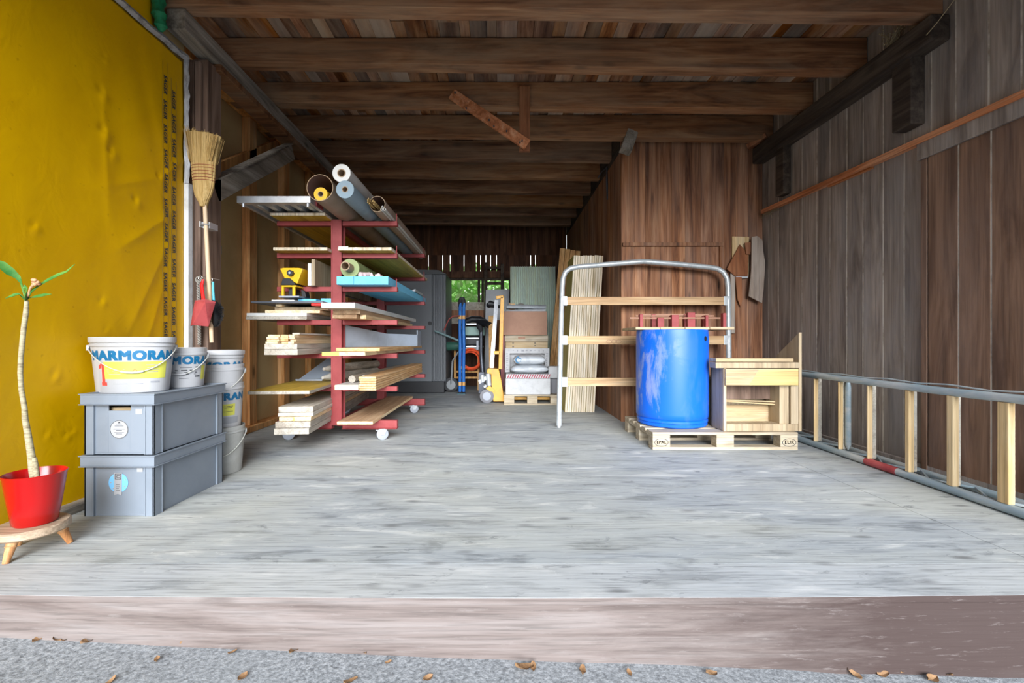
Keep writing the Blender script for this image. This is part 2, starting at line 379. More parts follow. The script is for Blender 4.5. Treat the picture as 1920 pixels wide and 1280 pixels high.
M['green_net'] = plain('green netting', srgb(22, 130, 84), 0.6, col2=srgb(12, 96, 60), nscale=30, bump=0.8, bscale=50)
M['dryleaf'] = plain('dry leaf', srgb(150, 116, 80), 0.8, col2=srgb(104, 74, 50), nscale=12)
M['twine'] = plain('grey twisted cord', srgb(150, 146, 138), 0.7)
M['hay'] = plain('dry hay', srgb(150, 136, 108), 0.9)
M['bush'] = plain('bright green foliage', srgb(200, 232, 158), 0.5, col2=srgb(142, 204, 106), nscale=2)
M['wheelgrey'] = plain('white grey wheel', srgb(156, 161, 170), 0.45)
M['rubbergrey'] = plain('grey rubber', srgb(120, 120, 124), 0.7)
M['ropewire'] = plain('steel ring', srgb(190, 190, 186), 0.3, 0.8)

def yellow_film():
    m, nt, b = newmat('yellow vapour film')
    raw, v, r = coords(nt)
    n = noise_t(nt, raw, 1.3, 4.0, 0.55, 0.6)
    col = ramp(nt, n, [(0.3, srgb(213, 162, 0)), (0.7, srgb(224, 176, 0))])
    sp = noise_t(nt, raw, 26.0, 2.0, 0.5)
    col = mixc(nt, ramp(nt, sp, [(0.70, 0.0), (0.78, 0.35)]), col, srgb(150, 104, 10))
    nt.links.new(col, b.inputs['Base Color'])
    b.inputs['Roughness'].default_value = 0.40; b.inputs['Specular IOR Level'].default_value = 0.22
    bp = node(nt, 'ShaderNodeBump', {'Height': noise_t(nt, raw, 7.0, 4.0, 0.5, 1.5), 'Strength': 0.12, 'Distance': 0.02})
    nt.links.new(bp.outputs[0], b.inputs['Normal'])
    return m
M['yellowfilm'] = yellow_film()
def drum_blue():
    m, nt, b = newmat('scuffed blue drum plastic')
    raw, v, r = coords(nt)
    n = noise_t(nt, scaled(nt, raw, (6, 6, 2.2)), 1.0, 8.0, 0.7, 0.5)
    sep = node(nt, 'ShaderNodeSeparateXYZ', {0: raw})
    k = node(nt, 'ShaderNodeMapRange', {'Value': sep.outputs[0], 'From Min': -0.32, 'From Max': -0.02, 'To Min': 1.0, 'To Max': 0.0})
    scuff = math_(nt, 'MULTIPLY', ramp(nt, n, [(0.50, 0.0), (0.60, 1.0)]), math_(nt, 'ADD', math_(nt, 'MULTIPLY', k.outputs[0], 0.75), 0.06))
    col = mixc(nt, scuff, srgb(12, 98, 214), srgb(150, 160, 190))
    nt.links.new(col, b.inputs['Base Color']); b.inputs['Roughness'].default_value = 0.4
    return m
M['drum'] = drum_blue()

def floor_mat(name, base, light, dark, yellowish):
    m, nt, b = newmat(name)
    tc = node(nt, 'ShaderNodeTexCoord'); v = tc.outputs['Object']
    n1 = noise_t(nt, scaled(nt, v, (2.2, 9, 9)), 1.0, 7.0, 0.62, 0.6)
    col = ramp(nt, n1, [(0.34, dark), (0.46, base), (0.56, base), (0.68, light)])
    big = noise_t(nt, scaled(nt, v, (0.5, 1.3, 1)), 1.0, 5.0, 0.6, 0.6)
    col = mixc(nt, math_(nt, 'MULTIPLY', ramp(nt, big, [(0.42, 0.0), (0.64, 1.0)]), 0.55), col, yellowish)
    n2 = noise_t(nt, scaled(nt, v, (3.5, 95, 95)), 1.0, 4.0, 0.65, 0.3)
    col = mixc(nt, 1.0, col, ramp(nt, n2, [(0.32, 0.62), (0.48, 1.0), (0.7, 1.15)]), 'MULTIPLY')
    vo = node(nt, 'ShaderNodeTexVoronoi', {'Vector': scaled(nt, v, (2.6, 7, 1)), 'Scale': 1.0})
    kd = math_(nt, 'ADD', vo.outputs['Distance'], math_(nt, 'MULTIPLY', n2, 0.12))
    col = mixc(nt, math_(nt, 'MULTIPLY', ramp(nt, kd, [(0.10, 1.0), (0.22, 0.0)]), 0.6), col, srgb(84, 84, 84))
    st = noise_t(nt, scaled(nt, v, (5, 16, 1)), 1.0, 6.0, 0.7, 1.0)
    col = mixc(nt, math_(nt, 'MULTIPLY', ramp(nt, st, [(0.60, 0.0), (0.68, 1.0)]), 0.55), col, srgb(92, 96, 98))
    sc_ = noise_t(nt, scaled(nt, v, (9, 26, 1)), 1.0, 5.0, 0.75, 2.0)
    col = mixc(nt, math_(nt, 'MULTIPLY', ramp(nt, sc_, [(0.62, 0.0), (0.68, 1.0)]), 0.4), col, srgb(208, 210, 206))
    # panel joints: thin dark lines running away from the front edge, 2.5 m apart across and 1.25 m deep
    sep = node(nt, 'ShaderNodeSeparateXYZ', {0: v})
    nt.links.new(col, b.inputs['Base Color'])
    b.inputs['Roughness'].default_value = 0.72; b.inputs['Specular IOR Level'].default_value = 0.3
    bp = node(nt, 'ShaderNodeBump', {'Height': n2, 'Strength': 0.25, 'Distance': 0.003})
    nt.links.new(bp.outputs[0], b.inputs['Normal'])
    return m
M['floor'] = floor_mat('weathered plywood deck', srgb(160, 165, 167), srgb(198, 200, 197), srgb(122, 127, 130), srgb(186, 186, 174))
M['floorplank'] = floor_mat('weathered edge plank', srgb(172, 176, 178), srgb(194, 196, 196), srgb(142, 146, 148), srgb(186, 186, 180))
def riser_mat():
    m, nt, b = newmat('bleached front board')
    tc = node(nt, 'ShaderNodeTexCoord'); v = tc.outputs['Object']
    n1 = noise_t(nt, scaled(nt, v, (0.8, 14, 14)), 1.0, 6.0, 0.6, 1.4)
    col = ramp(nt, n1, [(0.3, srgb(96, 84, 79)), (0.5, srgb(117, 106, 101)), (0.7, srgb(130, 122, 118))])
    n2 = noise_t(nt, scaled(nt, v, (4, 110, 110)), 1.0, 4.0, 0.6, 0.3)
    col = mixc(nt, 1.0, col, ramp(nt, n2, [(0.3, 0.66), (0.5, 1.0), (0.7, 1.14)]), 'MULTIPLY')
    sep = node(nt, 'ShaderNodeSeparateXYZ', {0: v})
    st = noise_t(nt, scaled(nt, v, (3.0, 22, 22)), 1.0, 8.0, 0.75, 0.4)
    # old brown stain still left at the sheltered right end
    k = node(nt, 'ShaderNodeMapRange', {'Value': math_(nt, 'ADD', sep.outputs[0], math_(nt, 'MULTIPLY', st, 1.5)), 'From Min': 0.9, 'From Max': 2.35, 'To Min': 0.0, 'To Max': 1.0})
    col = mixc(nt, math_(nt, 'MULTIPLY', ramp(nt, k.outputs[0], [(0.15, 0.0), (0.5, 0.5), (0.85, 1.0)]), 0.94), col, srgb(58, 43, 39))
    sp = noise_t(nt, scaled(nt, v, (9, 70, 70)), 1.0, 5.0, 0.75, 0.2)
    col = mixc(nt, math_(nt, 'MULTIPLY', ramp(nt, sp, [(0.58, 0.0), (0.68, 1.0)]), 0.35), col, srgb(140, 132, 128))
    kn = node(nt, 'ShaderNodeTexVoronoi', {'Vector': scaled(nt, v, (1.6, 6, 6)), 'Scale': 1.0})
    col = mixc(nt, math_(nt, 'MULTIPLY', ramp(nt, math_(nt, 'ADD', kn.outputs['Distance'], math_(nt, 'MULTIPLY', n2, 0.1)), [(0.10, 1.0), (0.20, 0.0)]), 0.5), col, srgb(70, 58, 54))
    nt.links.new(col, b.inputs['Base Color']); b.inputs['Roughness'].default_value = 0.8
    bp = node(nt, 'ShaderNodeBump', {'Height': n2, 'Strength': 0.3, 'Distance': 0.003})
    nt.links.new(bp.outputs[0], b.inputs['Normal'])
    return m
M['riser'] = riser_mat()
def gravel_mat():
    m, nt, b = newmat('pale gritty asphalt')
    tc = node(nt, 'ShaderNodeTexCoord'); v = tc.outputs['Object']
    n1 = noise_t(nt, v, 70.0, 4.0, 0.7)
    col = ramp(nt, n1, [(0.32, srgb(92, 95, 98)), (0.5, srgb(138, 142, 145)), (0.68, srgb(172, 175, 178))])
    vo = node(nt, 'ShaderNodeTexVoronoi', {'Vector': v, 'Scale': 90.0})
    col = mixc(nt, math_(nt, 'MULTIPLY', ramp(nt, noise_t(nt, v, 2.0, 4.0, 0.6), [(0.4, 0.0), (0.7, 1.0)]), 0.35), col, srgb(146, 150, 152))
    nt.links.new(col, b.inputs['Base Color']); b.inputs['Roughness'].default_value = 0.9
    bp = node(nt, 'ShaderNodeBump', {'Height': n1, 'Strength': 0.6, 'Distance': 0.006})
    nt.links.new(bp.outputs[0], b.inputs['Normal'])
    return m
M['gravel'] = gravel_mat()
# ------------------------------------------------------------------ the shed
XL, XR, XP = -2.25, 2.95, 1.37         # yellow wall face, right wall face, passage wall face
YC, YB = 4.90, 8.85                     # cross wall, back wall
# deck
mb = MB()
for xa, xb in ((-2.7, 2.18), (2.183, 3.0)):
    yy = 1.771
    mb.box(xa, xb, yy, 9.0, -0.04, 0.0)
struct('floor', mb, M['floor'], 'weathered grey plywood deck of the shed')
def bow(x): return 1.530 + 0.020 * (x / 1.9) ** 2
def bowed_board(x0, x1, yoff, back, z0, z1, n=40, nz=1, bulge=0.0):
    mb = MB(); vs = []; fs = []
    for i in range(n + 1):
        x = x0 + (x1 - x0) * i / n; f = bow(x) + yoff
        zz0 = z0(x) if callable(z0) else z0
        w = 0.0025 * noise.noise(Vector((x * 3.1, 0, 4)))
        vs += [(x, f + w, zz0), (x, f + w, z1), (x, back, z1), (x, back, zz0)]
    for i in range(n):
        a = i * 4; c = a + 4
        for k in range(4): fs.append((a + k, a + (k + 1) % 4, c + (k + 1) % 4, c + k))
    fs += [(0, 3, 2, 1), (n * 4, n * 4 + 1, n * 4 + 2, n * 4 + 3)]
    mb.add(vs, fs)
    for j, f in enumerate(fs):
        if j < 4 * n and j % 4 == 0: mb.mi[j] = 1
    return mb
struct('trim_1', bowed_board(-3.0, 3.2, 0.0, 1.769, -0.024, 0.0), [M['floorplank'], M['riser']], 'pale edge plank along the front of the deck', 0.002)
gz = lambda x: -0.222 - 0.036 * max(-2.6, min(2.4, x)) - (0.012 if x > 1.0 else 0.0)
struct('trim_2', bowed_board(-3.0, 3.2, 0.010, 1.60, lambda x: gz(x) - 0.04, -0.027), [M['riser'], M['riser']], 'bleached front board of the deck, brown at its right end', 0.004)
mb = MB(); mb.box(-3.0, 3.2, 1.60, 8.9, -0.6, -0.045)
struct('trim_3', mb, M['beam_dark'], 'dark underside of the deck')
# ground outside
mb = MB(); nx, ny = 60, 40
xs = [-30 + 60 * i / nx for i in range(nx + 1)]; xs = sorted(set([round(x, 3) for x in xs] + [-2.6 + 0.2 * i for i in range(26)]))
ys = sorted(set([-30, -24, -18, -12, -9, -7, -5, -4, -3, -2, -1.5, -1, -0.5, 0, 0.3] + [0.5 + 0.06 * i for i in range(20)]))
vs = [(x, y, gz(x) + (0.006 * noise.noise(Vector((x * 4, y * 6, 0))) if y > 0.4 else 0.0)) for y in ys for x in xs]
n = len(xs); fs = [(j * n + i, j * n + i + 1, (j + 1) * n + i + 1, (j + 1) * n + i) for j in range(len(ys) - 1) for i in range(n - 1)]
mb.add(vs, fs, 0, True)
struct('ground', mb, M['gravel'], 'pale gritty asphalt in front of the deck')
mb = MB(); mb.box(-30, 30, 9.6, 40, -0.4, -0.3)
struct('lawn', mb, M['bush'], 'green ground behind the shed')

def planks(mb, plane, a0, a1, z0, z1, face, thick, widths, grooves=None, jit=0.002):
    """row of upright boards; plane 'x' = boards seen in the x direction (wall runs along y), 'y' = wall runs along x"""
    a = a0; i = 0; step = 1 if a1 > a0 else -1
    while (a1 - a) * step > 0.01:
        w = widths[i % len(widths)]; b = a + step * w
        if (a1 - b) * step < 0.03: b = a1
        lo, hi = min(a, b), max(a, b); d = random.uniform(0, jit)
        g = 0.0055 if grooves is not None else 0.0
        if plane == 'x':
            f0, f1 = (face + d, face + thick)
            mb.box(min(f0, f1), max(f0, f1), lo + g, hi - g, z0, z1)
            if grooves is not None and abs(b - a1) > 1e-6:
                mb.box(face + 0.0025, face + thick, b - g, b + g, z0, z1, mi=grooves)
        else:
            mb.box(lo, hi, face + d, face + thick, z0, z1)
        a = b; i += 1

# right wall: grey brown boards with dusty tongues, a plank door in it
mb = MB(); planks(mb, 'x', YC + 0.08, 0.9, 0.0, 3.34, XR, 0.05, [0.19, 0.165, 0.185, 0.175, 0.20, 0.16], 1)
wall_r = struct('wall_right', mb, [M['wall_right'], M['tongue']], 'grey brown board wall on the right', 0.0)
door = thing('door_1', 'wide brown plank door standing proud of the right wall', None, (XR - 0.01, 2.3, 0.0)); door['kind'] = 'structure'
mb = MB(); planks(mb, 'x', 2.985, 1.1, 0.03, 2.145, XR - 0.03, 0.028, [0.20, 0.185, 0.21, 0.19, 0.20], 1)
part('door_leaf', mb, [M['door_boards'], M['tongue']], door, world=True)
mb = MB(); mb.box(XR - 0.034, XR - 0.002, 2.987, 3.03, 0.0, 2.145)
part('door_edge_strip', mb, M['door_boards'], door, 0.003, world=True)
mb = MB(); mb.box(XR - 0.045, XR - 0.002, 1.0, 3.05, 2.147, 2.262)
struct('trim_4', mb, M['wall_right'], 'dark header board above the plank door', 0.004)
mb = MB()
y0, y1 = 4.84, 1.2
mb.bar((XR - 0.03, y0, 2.325), (XR - 0.03, y1, 2.235), 0.055, 0.042)
struct('trim_5', mb, M['rail'], 'long orange wooden rail nailed across the right wall', 0.003)
mb = MB(); mb.bar((XR - 0.012, 3.9, 2.275), (XR - 0.012, 3.45, 2.263), 0.03, 0.018)
struct('trim_6', mb, M['rail'], 'short orange batten under the rail on the right wall', 0.002)
mb = MB(); mb.box(XR - 0.10, XR - 0.002, 3.03, 3.18, 2.40, 2.90)
struct('trim_7', mb, M['beam_dark'], 'big upright wooden block high on the right wall', 0.008)
mb = MB(); mb.box(XR - 0.08, XR - 0.002, 4.42, 4.55, 2.39, 2.90)
struct('trim_8', mb, M['beam_dark'], 'small upright wooden block near the rear corner of the right wall', 0.008)
mb = MB(); mb.box(XR - 0.03, XR - 0.001, 1.0, YC - 0.01, 0.0, 0.05)
struct('baseboard_right', mb, M['wall_right'], 'low grey strip along the foot of the right wall', 0.003)
mb = MB()
for i in range(12):
    t0 = i / 12; y = 2.74 + 2.16 * t0
mb.box(2.82, XR - 0.001, 2.86, YC - 0.02, 2.865, 3.035)
struct('ceiling_beam', mb, M['beam_dark'], 'blackened beam along the right wall under the joists', 0.012)

# cross wall and passage wall
mb = MB(); planks(mb, 'y', XP, XR, 0.0, 3.34, YC, 0.05, [0.15, 0.12, 0.165, 0.13, 0.15, 0.175, 0.12, 0.14])
struct('wall_middle', mb, M['wall_mid'], 'reddish brown board wall across the right half', 0.004)
mb = MB(); mb.box(XP + 0.01, 2.50, YC - 0.035, YC - 0.001, 1.955, 1.995)
struct('trim_9', mb, M['wall_mid'], 'thin brown ledge across the reddish wall', 0.004)
mb = MB(); mb.box(2.46, 2.485, YC - 0.03, YC - 0.001, 1.66, 1.954)
struct('trim_10', mb, M['wall_mid'], 'short upright strip under the end of the ledge', 0.003)
mb = MB(); planks(mb, 'x', YC + 0.05, YB, 0.0, 3.04, XP, 0.05, [0.16, 0.14, 0.17, 0.15, 0.18])
struct('wall_passage', mb, M['wall_mid'], 'brown board wall along the passage to the back', 0.004)
mb = MB(); mb.box(XP - 0.001, XP + 0.10, YC + 0.06, YB, 3.04, 3.34)
struct('trim_11', mb, M['beam_dark'], 'dark plate above the passage wall')

# back wall with light slits and a window opening
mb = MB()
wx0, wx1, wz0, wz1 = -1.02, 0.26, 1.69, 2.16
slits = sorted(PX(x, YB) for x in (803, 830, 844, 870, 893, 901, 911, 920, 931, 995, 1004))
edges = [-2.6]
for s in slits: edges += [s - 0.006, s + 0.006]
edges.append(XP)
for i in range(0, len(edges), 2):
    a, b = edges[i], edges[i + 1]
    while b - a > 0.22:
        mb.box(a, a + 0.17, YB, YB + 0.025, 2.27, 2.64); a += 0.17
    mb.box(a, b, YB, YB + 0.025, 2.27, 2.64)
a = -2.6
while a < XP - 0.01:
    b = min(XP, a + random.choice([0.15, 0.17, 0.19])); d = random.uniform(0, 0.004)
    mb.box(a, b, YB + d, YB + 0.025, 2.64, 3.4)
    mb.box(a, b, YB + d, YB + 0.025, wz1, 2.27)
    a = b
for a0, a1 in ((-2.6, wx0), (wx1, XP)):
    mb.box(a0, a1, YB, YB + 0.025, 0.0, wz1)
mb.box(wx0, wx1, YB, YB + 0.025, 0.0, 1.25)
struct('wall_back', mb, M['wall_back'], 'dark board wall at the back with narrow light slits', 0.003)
mb = MB(); mb.box(wx0, wx1, YB + 0.0, YB + 0.12, 1.25, wz0)
struct('trim_12', mb, M['greyplank'], 'grey ledge under the back window opening', 0.01)
mb = MB(); mb.box(-2.6, XP, YB - 0.06, YB - 0.001, 1.38, 1.52)
struct('trim_13', mb, M['wall_mid'], 'reddish rail across the back wall below the window', 0.005)
mb = MB(); mb.box(-2.6, XP, YB - 0.08, YB - 0.001, wz1 + 0.01, wz1 + 0.14)
struct('trim_14', mb, M['wall_back'], 'dark header rail above the back window', 0.005)
win = thing('window_1', 'narrow window opening in the back wall looking on green foliage', None, (0, YB, wz0)); win['kind'] = 'structure'
for px in (842, 898, 905, 957):
    mb = MB(); x = PX(px, YB); mb.box(x - 0.025, x + 0.025, YB - 0.03, YB + 0.03, wz0, wz1); part('window_post', mb, M['beam_dark'], win, 0.003, world=True)
mb = MB(); mb.box(wx0, wx1, YB - 0.02, YB + 0.03, wz1 - 0.03, wz1 + 0.009); part('window_head', mb, M['beam_dark'], win, 0.003, world=True)

# left wall behind the rack: beige panel, studs, plate, brace and post
mb = MB(); mb.box(-2.62, -2.56, 3.30, YB, 0.0, 3.34)
struct('wall_left', mb, M['beige'], 'beige panel wall behind the lumber rack')
for i, (y, w) in enumerate(((4.36, 0.13), (5.06, 0.13), (5.78, 0.13), (6.5, 0.13), (7.2, 0.13))):
    mb = MB(); mb.box(-2.555, -2.475, y, y + w, 0.06, 3.13)
    struct('wall_stud_column', mb, M['stud'], ['first', 'second', 'third', 'fourth', 'fifth'][i] + ' orange softwood stud from the front on the beige wall', 0.004)
mb = MB(); mb.box(-2.555, -2.43, 3.36, YB - 0.01, 0.0, 0.058)
struct('baseboard_left', mb, M['stud'], 'wooden sole plate along the foot of the beige wall', 0.004)
mb = MB(); mb.box(-2.555, -2.43, 3.36, YB - 0.01, 3.135, 3.24)
struct('trim_15', mb, M['stud'], 'orange top plate of the beige wall', 0.004)
mb = MB(); mb.bar((-2.50, 3.55, 2.20), (-2.50, 4.95, 3.12), 0.05, 0.10)
struct('trim_16', mb, M['stud'], 'slanting orange brace on the beige wall', 0.004)
mb = MB(); mb.box(-2.285, -2.13, 3.21, 3.37, 0.0, 2.96)
struct('corner_post_column', mb, M['post'], 'brown post at the end of the yellow wall', 0.006)
mb = MB(); mb.box(-2.262, -2.215, 3.185, 3.209, 0.0, 2.93)
struct('trim_17', mb, M['post'], 'brown moulding beside the white corner strip', 0.006)
mb = MB(); mb.box(-2.208, -2.165, 3.18, 3.209, 0.0, 2.93)
struct('trim_18', mb, M['post'], 'outer brown moulding on the face of the post', 0.008)
mb = MB(); mb.box(-2.225, -2.10, 2.935, 8.8, 2.985, 3.125)
struct('ceiling_beam', mb, M['beam'], 'grey weathered beam along the left under the joists', 0.006)
mb = MB(); mb.box(-2.24, -2.09, 3.3, 8.8, 2.93, 2.984)
struct('ceiling_beam', mb, M['joist'], 'brown runner under the grey beam on the left', 0.006)
mb = MB(); mb.bar((-2.16, 3.30, 2.02), (-2.16, 4.55, 2.86), 0.06, 0.15, (0, 0, 1))
struct('trim_19', mb, M['beam'], 'dark knee brace from the brown post to the left beam', 0.004)
mb = MB(); mb.bar((-2.16, 3.33, 2.13), (-2.16, 4.52, 2.932), 0.09, 0.014, (0, 0, 1))
struct('trim_20', mb, M['beam'], 'thin light strip along the top of the knee brace', 0.002)

# ceiling boards and joists
mb = MB(); a = -2.62
while a < XR + 0.05:
    w = random.choice([0.08, 0.10, 0.115, 0.13, 0.15, 0.16]); b = a + w; d = random.uniform(0, 0.012)
    y = 0.75  # overhang lengthened out of view to shade deck front and wall tops
    cut = random.uniform(3.0, 7.5)
    mb.box(a + 0.001, b - 0.001, y, cut, 3.325 + d, 3.36); mb.box(a + 0.001, b - 0.001, cut + 0.002, 8.95, 3.325 + random.uniform(0, 0.012), 3.36)
    a = b
mb.box(-2.7, 3.05, 0.7, 9.0, 3.362, 3.40)
struct('ceiling', mb, M['board_up'], 'old brown and grey ceiling boards above the joists', 0.002)
ords = ['first', 'second', 'third', 'fourth', 'fifth', 'sixth', 'seventh', 'eighth', 'ninth', 'tenth']
for i in range(10):
    y = 2.905 + 0.598 * i
    x1 = XR - 0.002 if y < 4.8 else XP - 0.003
    if y > YB - 0.15: break
    zr, zl = 3.07, 3.13
    zz = lambda x: zl + (zr - zl) * (x + 2.2) / 5.1
    mb = MB(); n = 14; vs = []; fs = []
    for k in range(n + 1):
        x = -2.52 + (x1 + 2.52) * k / n; j = 0.006 * noise.noise(Vector((x * 1.7, i * 3.3, 0))); e = 0.008 * noise.noise(Vector((x * 1.3, i * 2.1, 7)))
        zb = zz(x) + j
        vs += [(x, y + e, zb), (x, y + e, 3.323), (x, y + 0.12, 3.323), (x, y + 0.12, zb)]
    for k in range(n):
        a = k * 4; c = a + 4
        for q in range(4): fs.append((a + q, a + (q + 1) % 4, c + (q + 1) % 4, c + q))
    fs += [(0, 3, 2, 1), (n * 4, n * 4 + 1, n * 4 + 2, n * 4 + 3)]
    mb.add(vs, fs)
    struct('ceiling_beam', mb, M['joist'], ords[i] + ' brown ceiling joist counted from the open front', 0.006)
mb = MB(); mb.box(-2.7, 3.05, 0.70, 0.75, 2.80, 3.40)  # added fascia out of view, set low to shade the upper walls
struct('trim_21', mb, M['joist'], 'unseen fascia board added at the roof edge to shade the upper walls', 0.004)

# the wall the yellow film hangs on
mb = MB(); mb.box(-2.45, XL - 0.03, 0.35, 3.18, -0.3, 3.36)
struct('wall_front_left', mb, M['beige'], 'wall under the yellow film on the left')
mb = MB(); mb.box(XL - 0.028, XL + 0.05, 0.4, 3.0, -0.03, 0.05)
struct('baseboard_front_left', mb, M['beam'], 'cracked grey sill at the foot of the yellow film', 0.012)

# bushes seen through the window
mb = MB()
rnd = random.Random(5)
for k in range(8500):
    c = Vector((rnd.uniform(-2.6, 1.6), rnd.uniform(10.4, 12.6), rnd.uniform(-0.3, 2.75)))
    s = rnd.uniform(0.07, 0.15)
    a = Vector((rnd.gauss(0, 1), rnd.gauss(0, 1), rnd.gauss(0, 1))).normalized(); b = a.cross(Vector((0.3, 0.5, 0.8))).normalized()
    mb.add([c - a * s, c + b * s * 0.45, c + a * s, c - b * s * 0.45], [(0, 1, 2, 3)])
solo('foliage', mb, M['bush'], 'bright green foliage of the bushes behind the back window', 'foliage', kind='stuff')
# ------------------------------------------------------------------ yellow film on the left wall
def on_film(px, py):
    d = XL * F / (px - VX); return d, PZ(py, d)
_spots = [(188, 168, .030), (190, 240, .034), (205, 280, .03), (195, 105, .02), (188, 561, .022), (100, 700, .02), (85, 812, .016), (122, 815, .016), (135, 806, .014), (295, 330, .03), (250, 372, .03), (60, 420, .02), (196, 616, .015), (33, 560, .012)]
_spots = [on_film(a, b) + (r,) for a, b, r in _spots]
_folds = [((192, 350), (335, 330), .006, .03), ((215, 470), (335, 392), .009, .05), ((190, 150), (200, 420), .005, .05), ((230, 640), (330, 420), .006, .06), ((150, 345), (262, 385), .005, .035), ((300, 330), (345, 300), .008, .02), ((255, 700), (310, 520), .005, .05)]
_folds = [on_film(*a) + on_film(*b) + (h, w) for a, b, h, w in _folds]
def relief(y, z, seed=1.0):
    h = 0.009 * noise.noise(Vector((y * 1.3, z * 0.9, seed))) + 0.0035 * noise.noise(Vector((y * 5, z * 2.2, seed + 4)))
    h += 0.006 * noise.noise(Vector((y * 9 + z * 2.2, z * 0.8, seed + 9))) * max(0.0, (y - 2.2))
    for a, c, r in _spots:
        q = ((y - a) ** 2 + (z - c) ** 2) / (r * r)
        if q < 12: h += -0.35 * r * math.exp(-q * 3.0) + 0.22 * r * math.exp(-((y - a - r * 0.7) ** 2 + (z - c + r * 1.1) ** 2) / (r * r) * 1.2)
    for y0, z0, y1, z1, hh, w in _folds:
        dy, dz = y1 - y0, z1 - z0; L = math.hypot(dy, dz); t = ((y - y0) * dy + (z - z0) * dz) / (L * L)
        if -0.1 < t < 1.1:
            d = ((y - y0) * dz - (z - z0) * dy) / L; e = max(0.0, min(1.0, (t + 0.1) / 0.4, (1.1 - t) / 0.4))
            h += hh * e * math.exp(-abs(d) / w) * (1 if d < 0 else math.exp(-abs(d) / w * 1.5))
    return max(-0.004, h)
def film(y0, y1, z0, z1, ny, nz, seed):
    mb = MB(); n = ny + 1
    vs = [(XL + 0.004 + relief(y0 + (y1 - y0) * i / ny, z0 + (z1 - z0) * j / nz, seed), y0 + (y1 - y0) * i / ny, z0 + (z1 - z0) * j / nz) for j in range(nz + 1) for i in range(ny + 1)]
    fs = [(j * n + i, j * n + i + 1, (j + 1) * n + i + 1, (j + 1) * n + i) for j in range(nz) for i in range(ny)]
    mb.add(vs, fs, 0, True); return mb
sheet = thing('film_sheet', 'big glossy yellow plastic film covering the left wall', 'plastic sheet', (XL, 1.8, 0.03))
mb = film(0.4, 3.125, 0.03, 2.885, 210, 200, 1.0)
o = part('film', mb, M['yellowfilm'], sheet, world=True)
s_ = o.modifiers.new('thick', 'SOLIDIFY'); s_.thickness = 0.003; s_.offset = -1
# printed edge of the film: the maker's name over and over in two columns between thin lines
mb = MB()
for yc, ph in ((2.948, 0.0), (3.025, 0.055)):
    for lo in (-0.026, 0.026):
        pass
    z = 2.62 - ph
    if yc > 3.0: z = 2.56
    while z > 0.45:
        pts, fs = text_geo('SAGER', 0.040, 0.0016, 1.0)
        st = len(mb.v)
        mb.add([(XL + 0.0, yc + c, z - a) for a, c in pts], fs)
        z -= 0.1655
    for off in (-0.024, 0.024):
        zz_ = 2.78 if yc < 3 else 2.70
        while zz_ > 0.35:
            mb.box(XL, XL + 0.0008, yc + off - 0.0008, yc + off + 0.0008, zz_ - 0.07, zz_); zz_ -= 0.07
# the print lies on the film's relief
mb.v = [Vector((XL + 0.0075 + relief(p.y, p.z) + (p.x - XL), p.y, p.z)) for p in mb.v]
part('lettering', mb, M['ink_dark'], sheet, world=True, label='dark printed lettering')
mb = film(0.4, 2.86, 2.93, 3.33, 60, 12, 5.0)
up = solo('film_sheet', mb, M['yellowfilm'], 'narrow strip of yellow film above the grey taped edge', 'plastic sheet')
s_ = up.modifiers.new('thick', 'SOLIDIFY'); s_.thickness = 0.003; s_.offset = -1
# grey crumpled tape along the top edge of the film and down its far edge
def crumple(pts, w, t, n=60, seed=0.0, axis='x'):
    mb = MB(); pts = [Vector(p) for p in pts]; L = [0]
    for a, b in zip(pts, pts[1:]): L.append(L[-1] + (b - a).length)
    ring = []; vs = []
    for i in range(n + 1):
        s = L[-1] * i / n; k = max(j for j in range(len(L) - 1) if L[j] <= s + 1e-9); f = (s - L[k]) / (L[k + 1] - L[k]); p = pts[k].lerp(pts[k + 1], f)
        d = (pts[k + 1] - pts[k]).normalized(); side = Vector((1, 0, 0)).cross(d).normalized()
        a = 0.25 * w * noise.noise(Vector((s * 7, seed, 0))); ww = w * (1 + 0.35 * noise.noise(Vector((s * 11, seed, 5)))); tt = t * (1 + 0.5 * noise.noise(Vector((s * 16, seed, 9))))
        c = p + side * a
        vs += [c - side * ww / 2, c - side * ww / 4 + Vector((tt, 0, 0)), c + side * ww / 5 + Vector((tt * 0.7, 0, 0)), c + side * ww / 2]
    fs = [(i * 4 + q, i * 4 + (q + 1) % 4, i * 4 + 4 + (q + 1) % 4, i * 4 + 4 + q) for i in range(n) for q in range(4)]
    fs += [(3, 2, 1, 0), tuple(n * 4 + q for q in range(4))]
    mb.add(vs, fs); return mb
mb = crumple([(XL + 0.012, 0.4, 2.905), (XL + 0.012, 2.80, 2.907), (XL + 0.012, 3.13, 2.925)], 0.05, 0.03, 150, 2.0)
solo('sealing_tape', mb, M['foil'], 'crumpled grey tape along the top edge of the yellow film', 'tape')
mb = crumple([(XL + 0.012, 3.135, 2.93), (XL + 0.008, 3.14, 2.5), (XL + 0.012, 3.135, 2.02)], 0.034, 0.03, 60, 6.0)
solo('sealing_tape', mb, M['foil'], 'crumpled grey foil strip down the upper far edge of the yellow film', 'tape')
mb = MB(); mb.box(-2.285, -2.215, 3.128, 3.178, 0.0, 2.03)
struct('trim_22', mb, M['whitetrim'], 'chipped white corner strip beside the yellow film', 0.006)
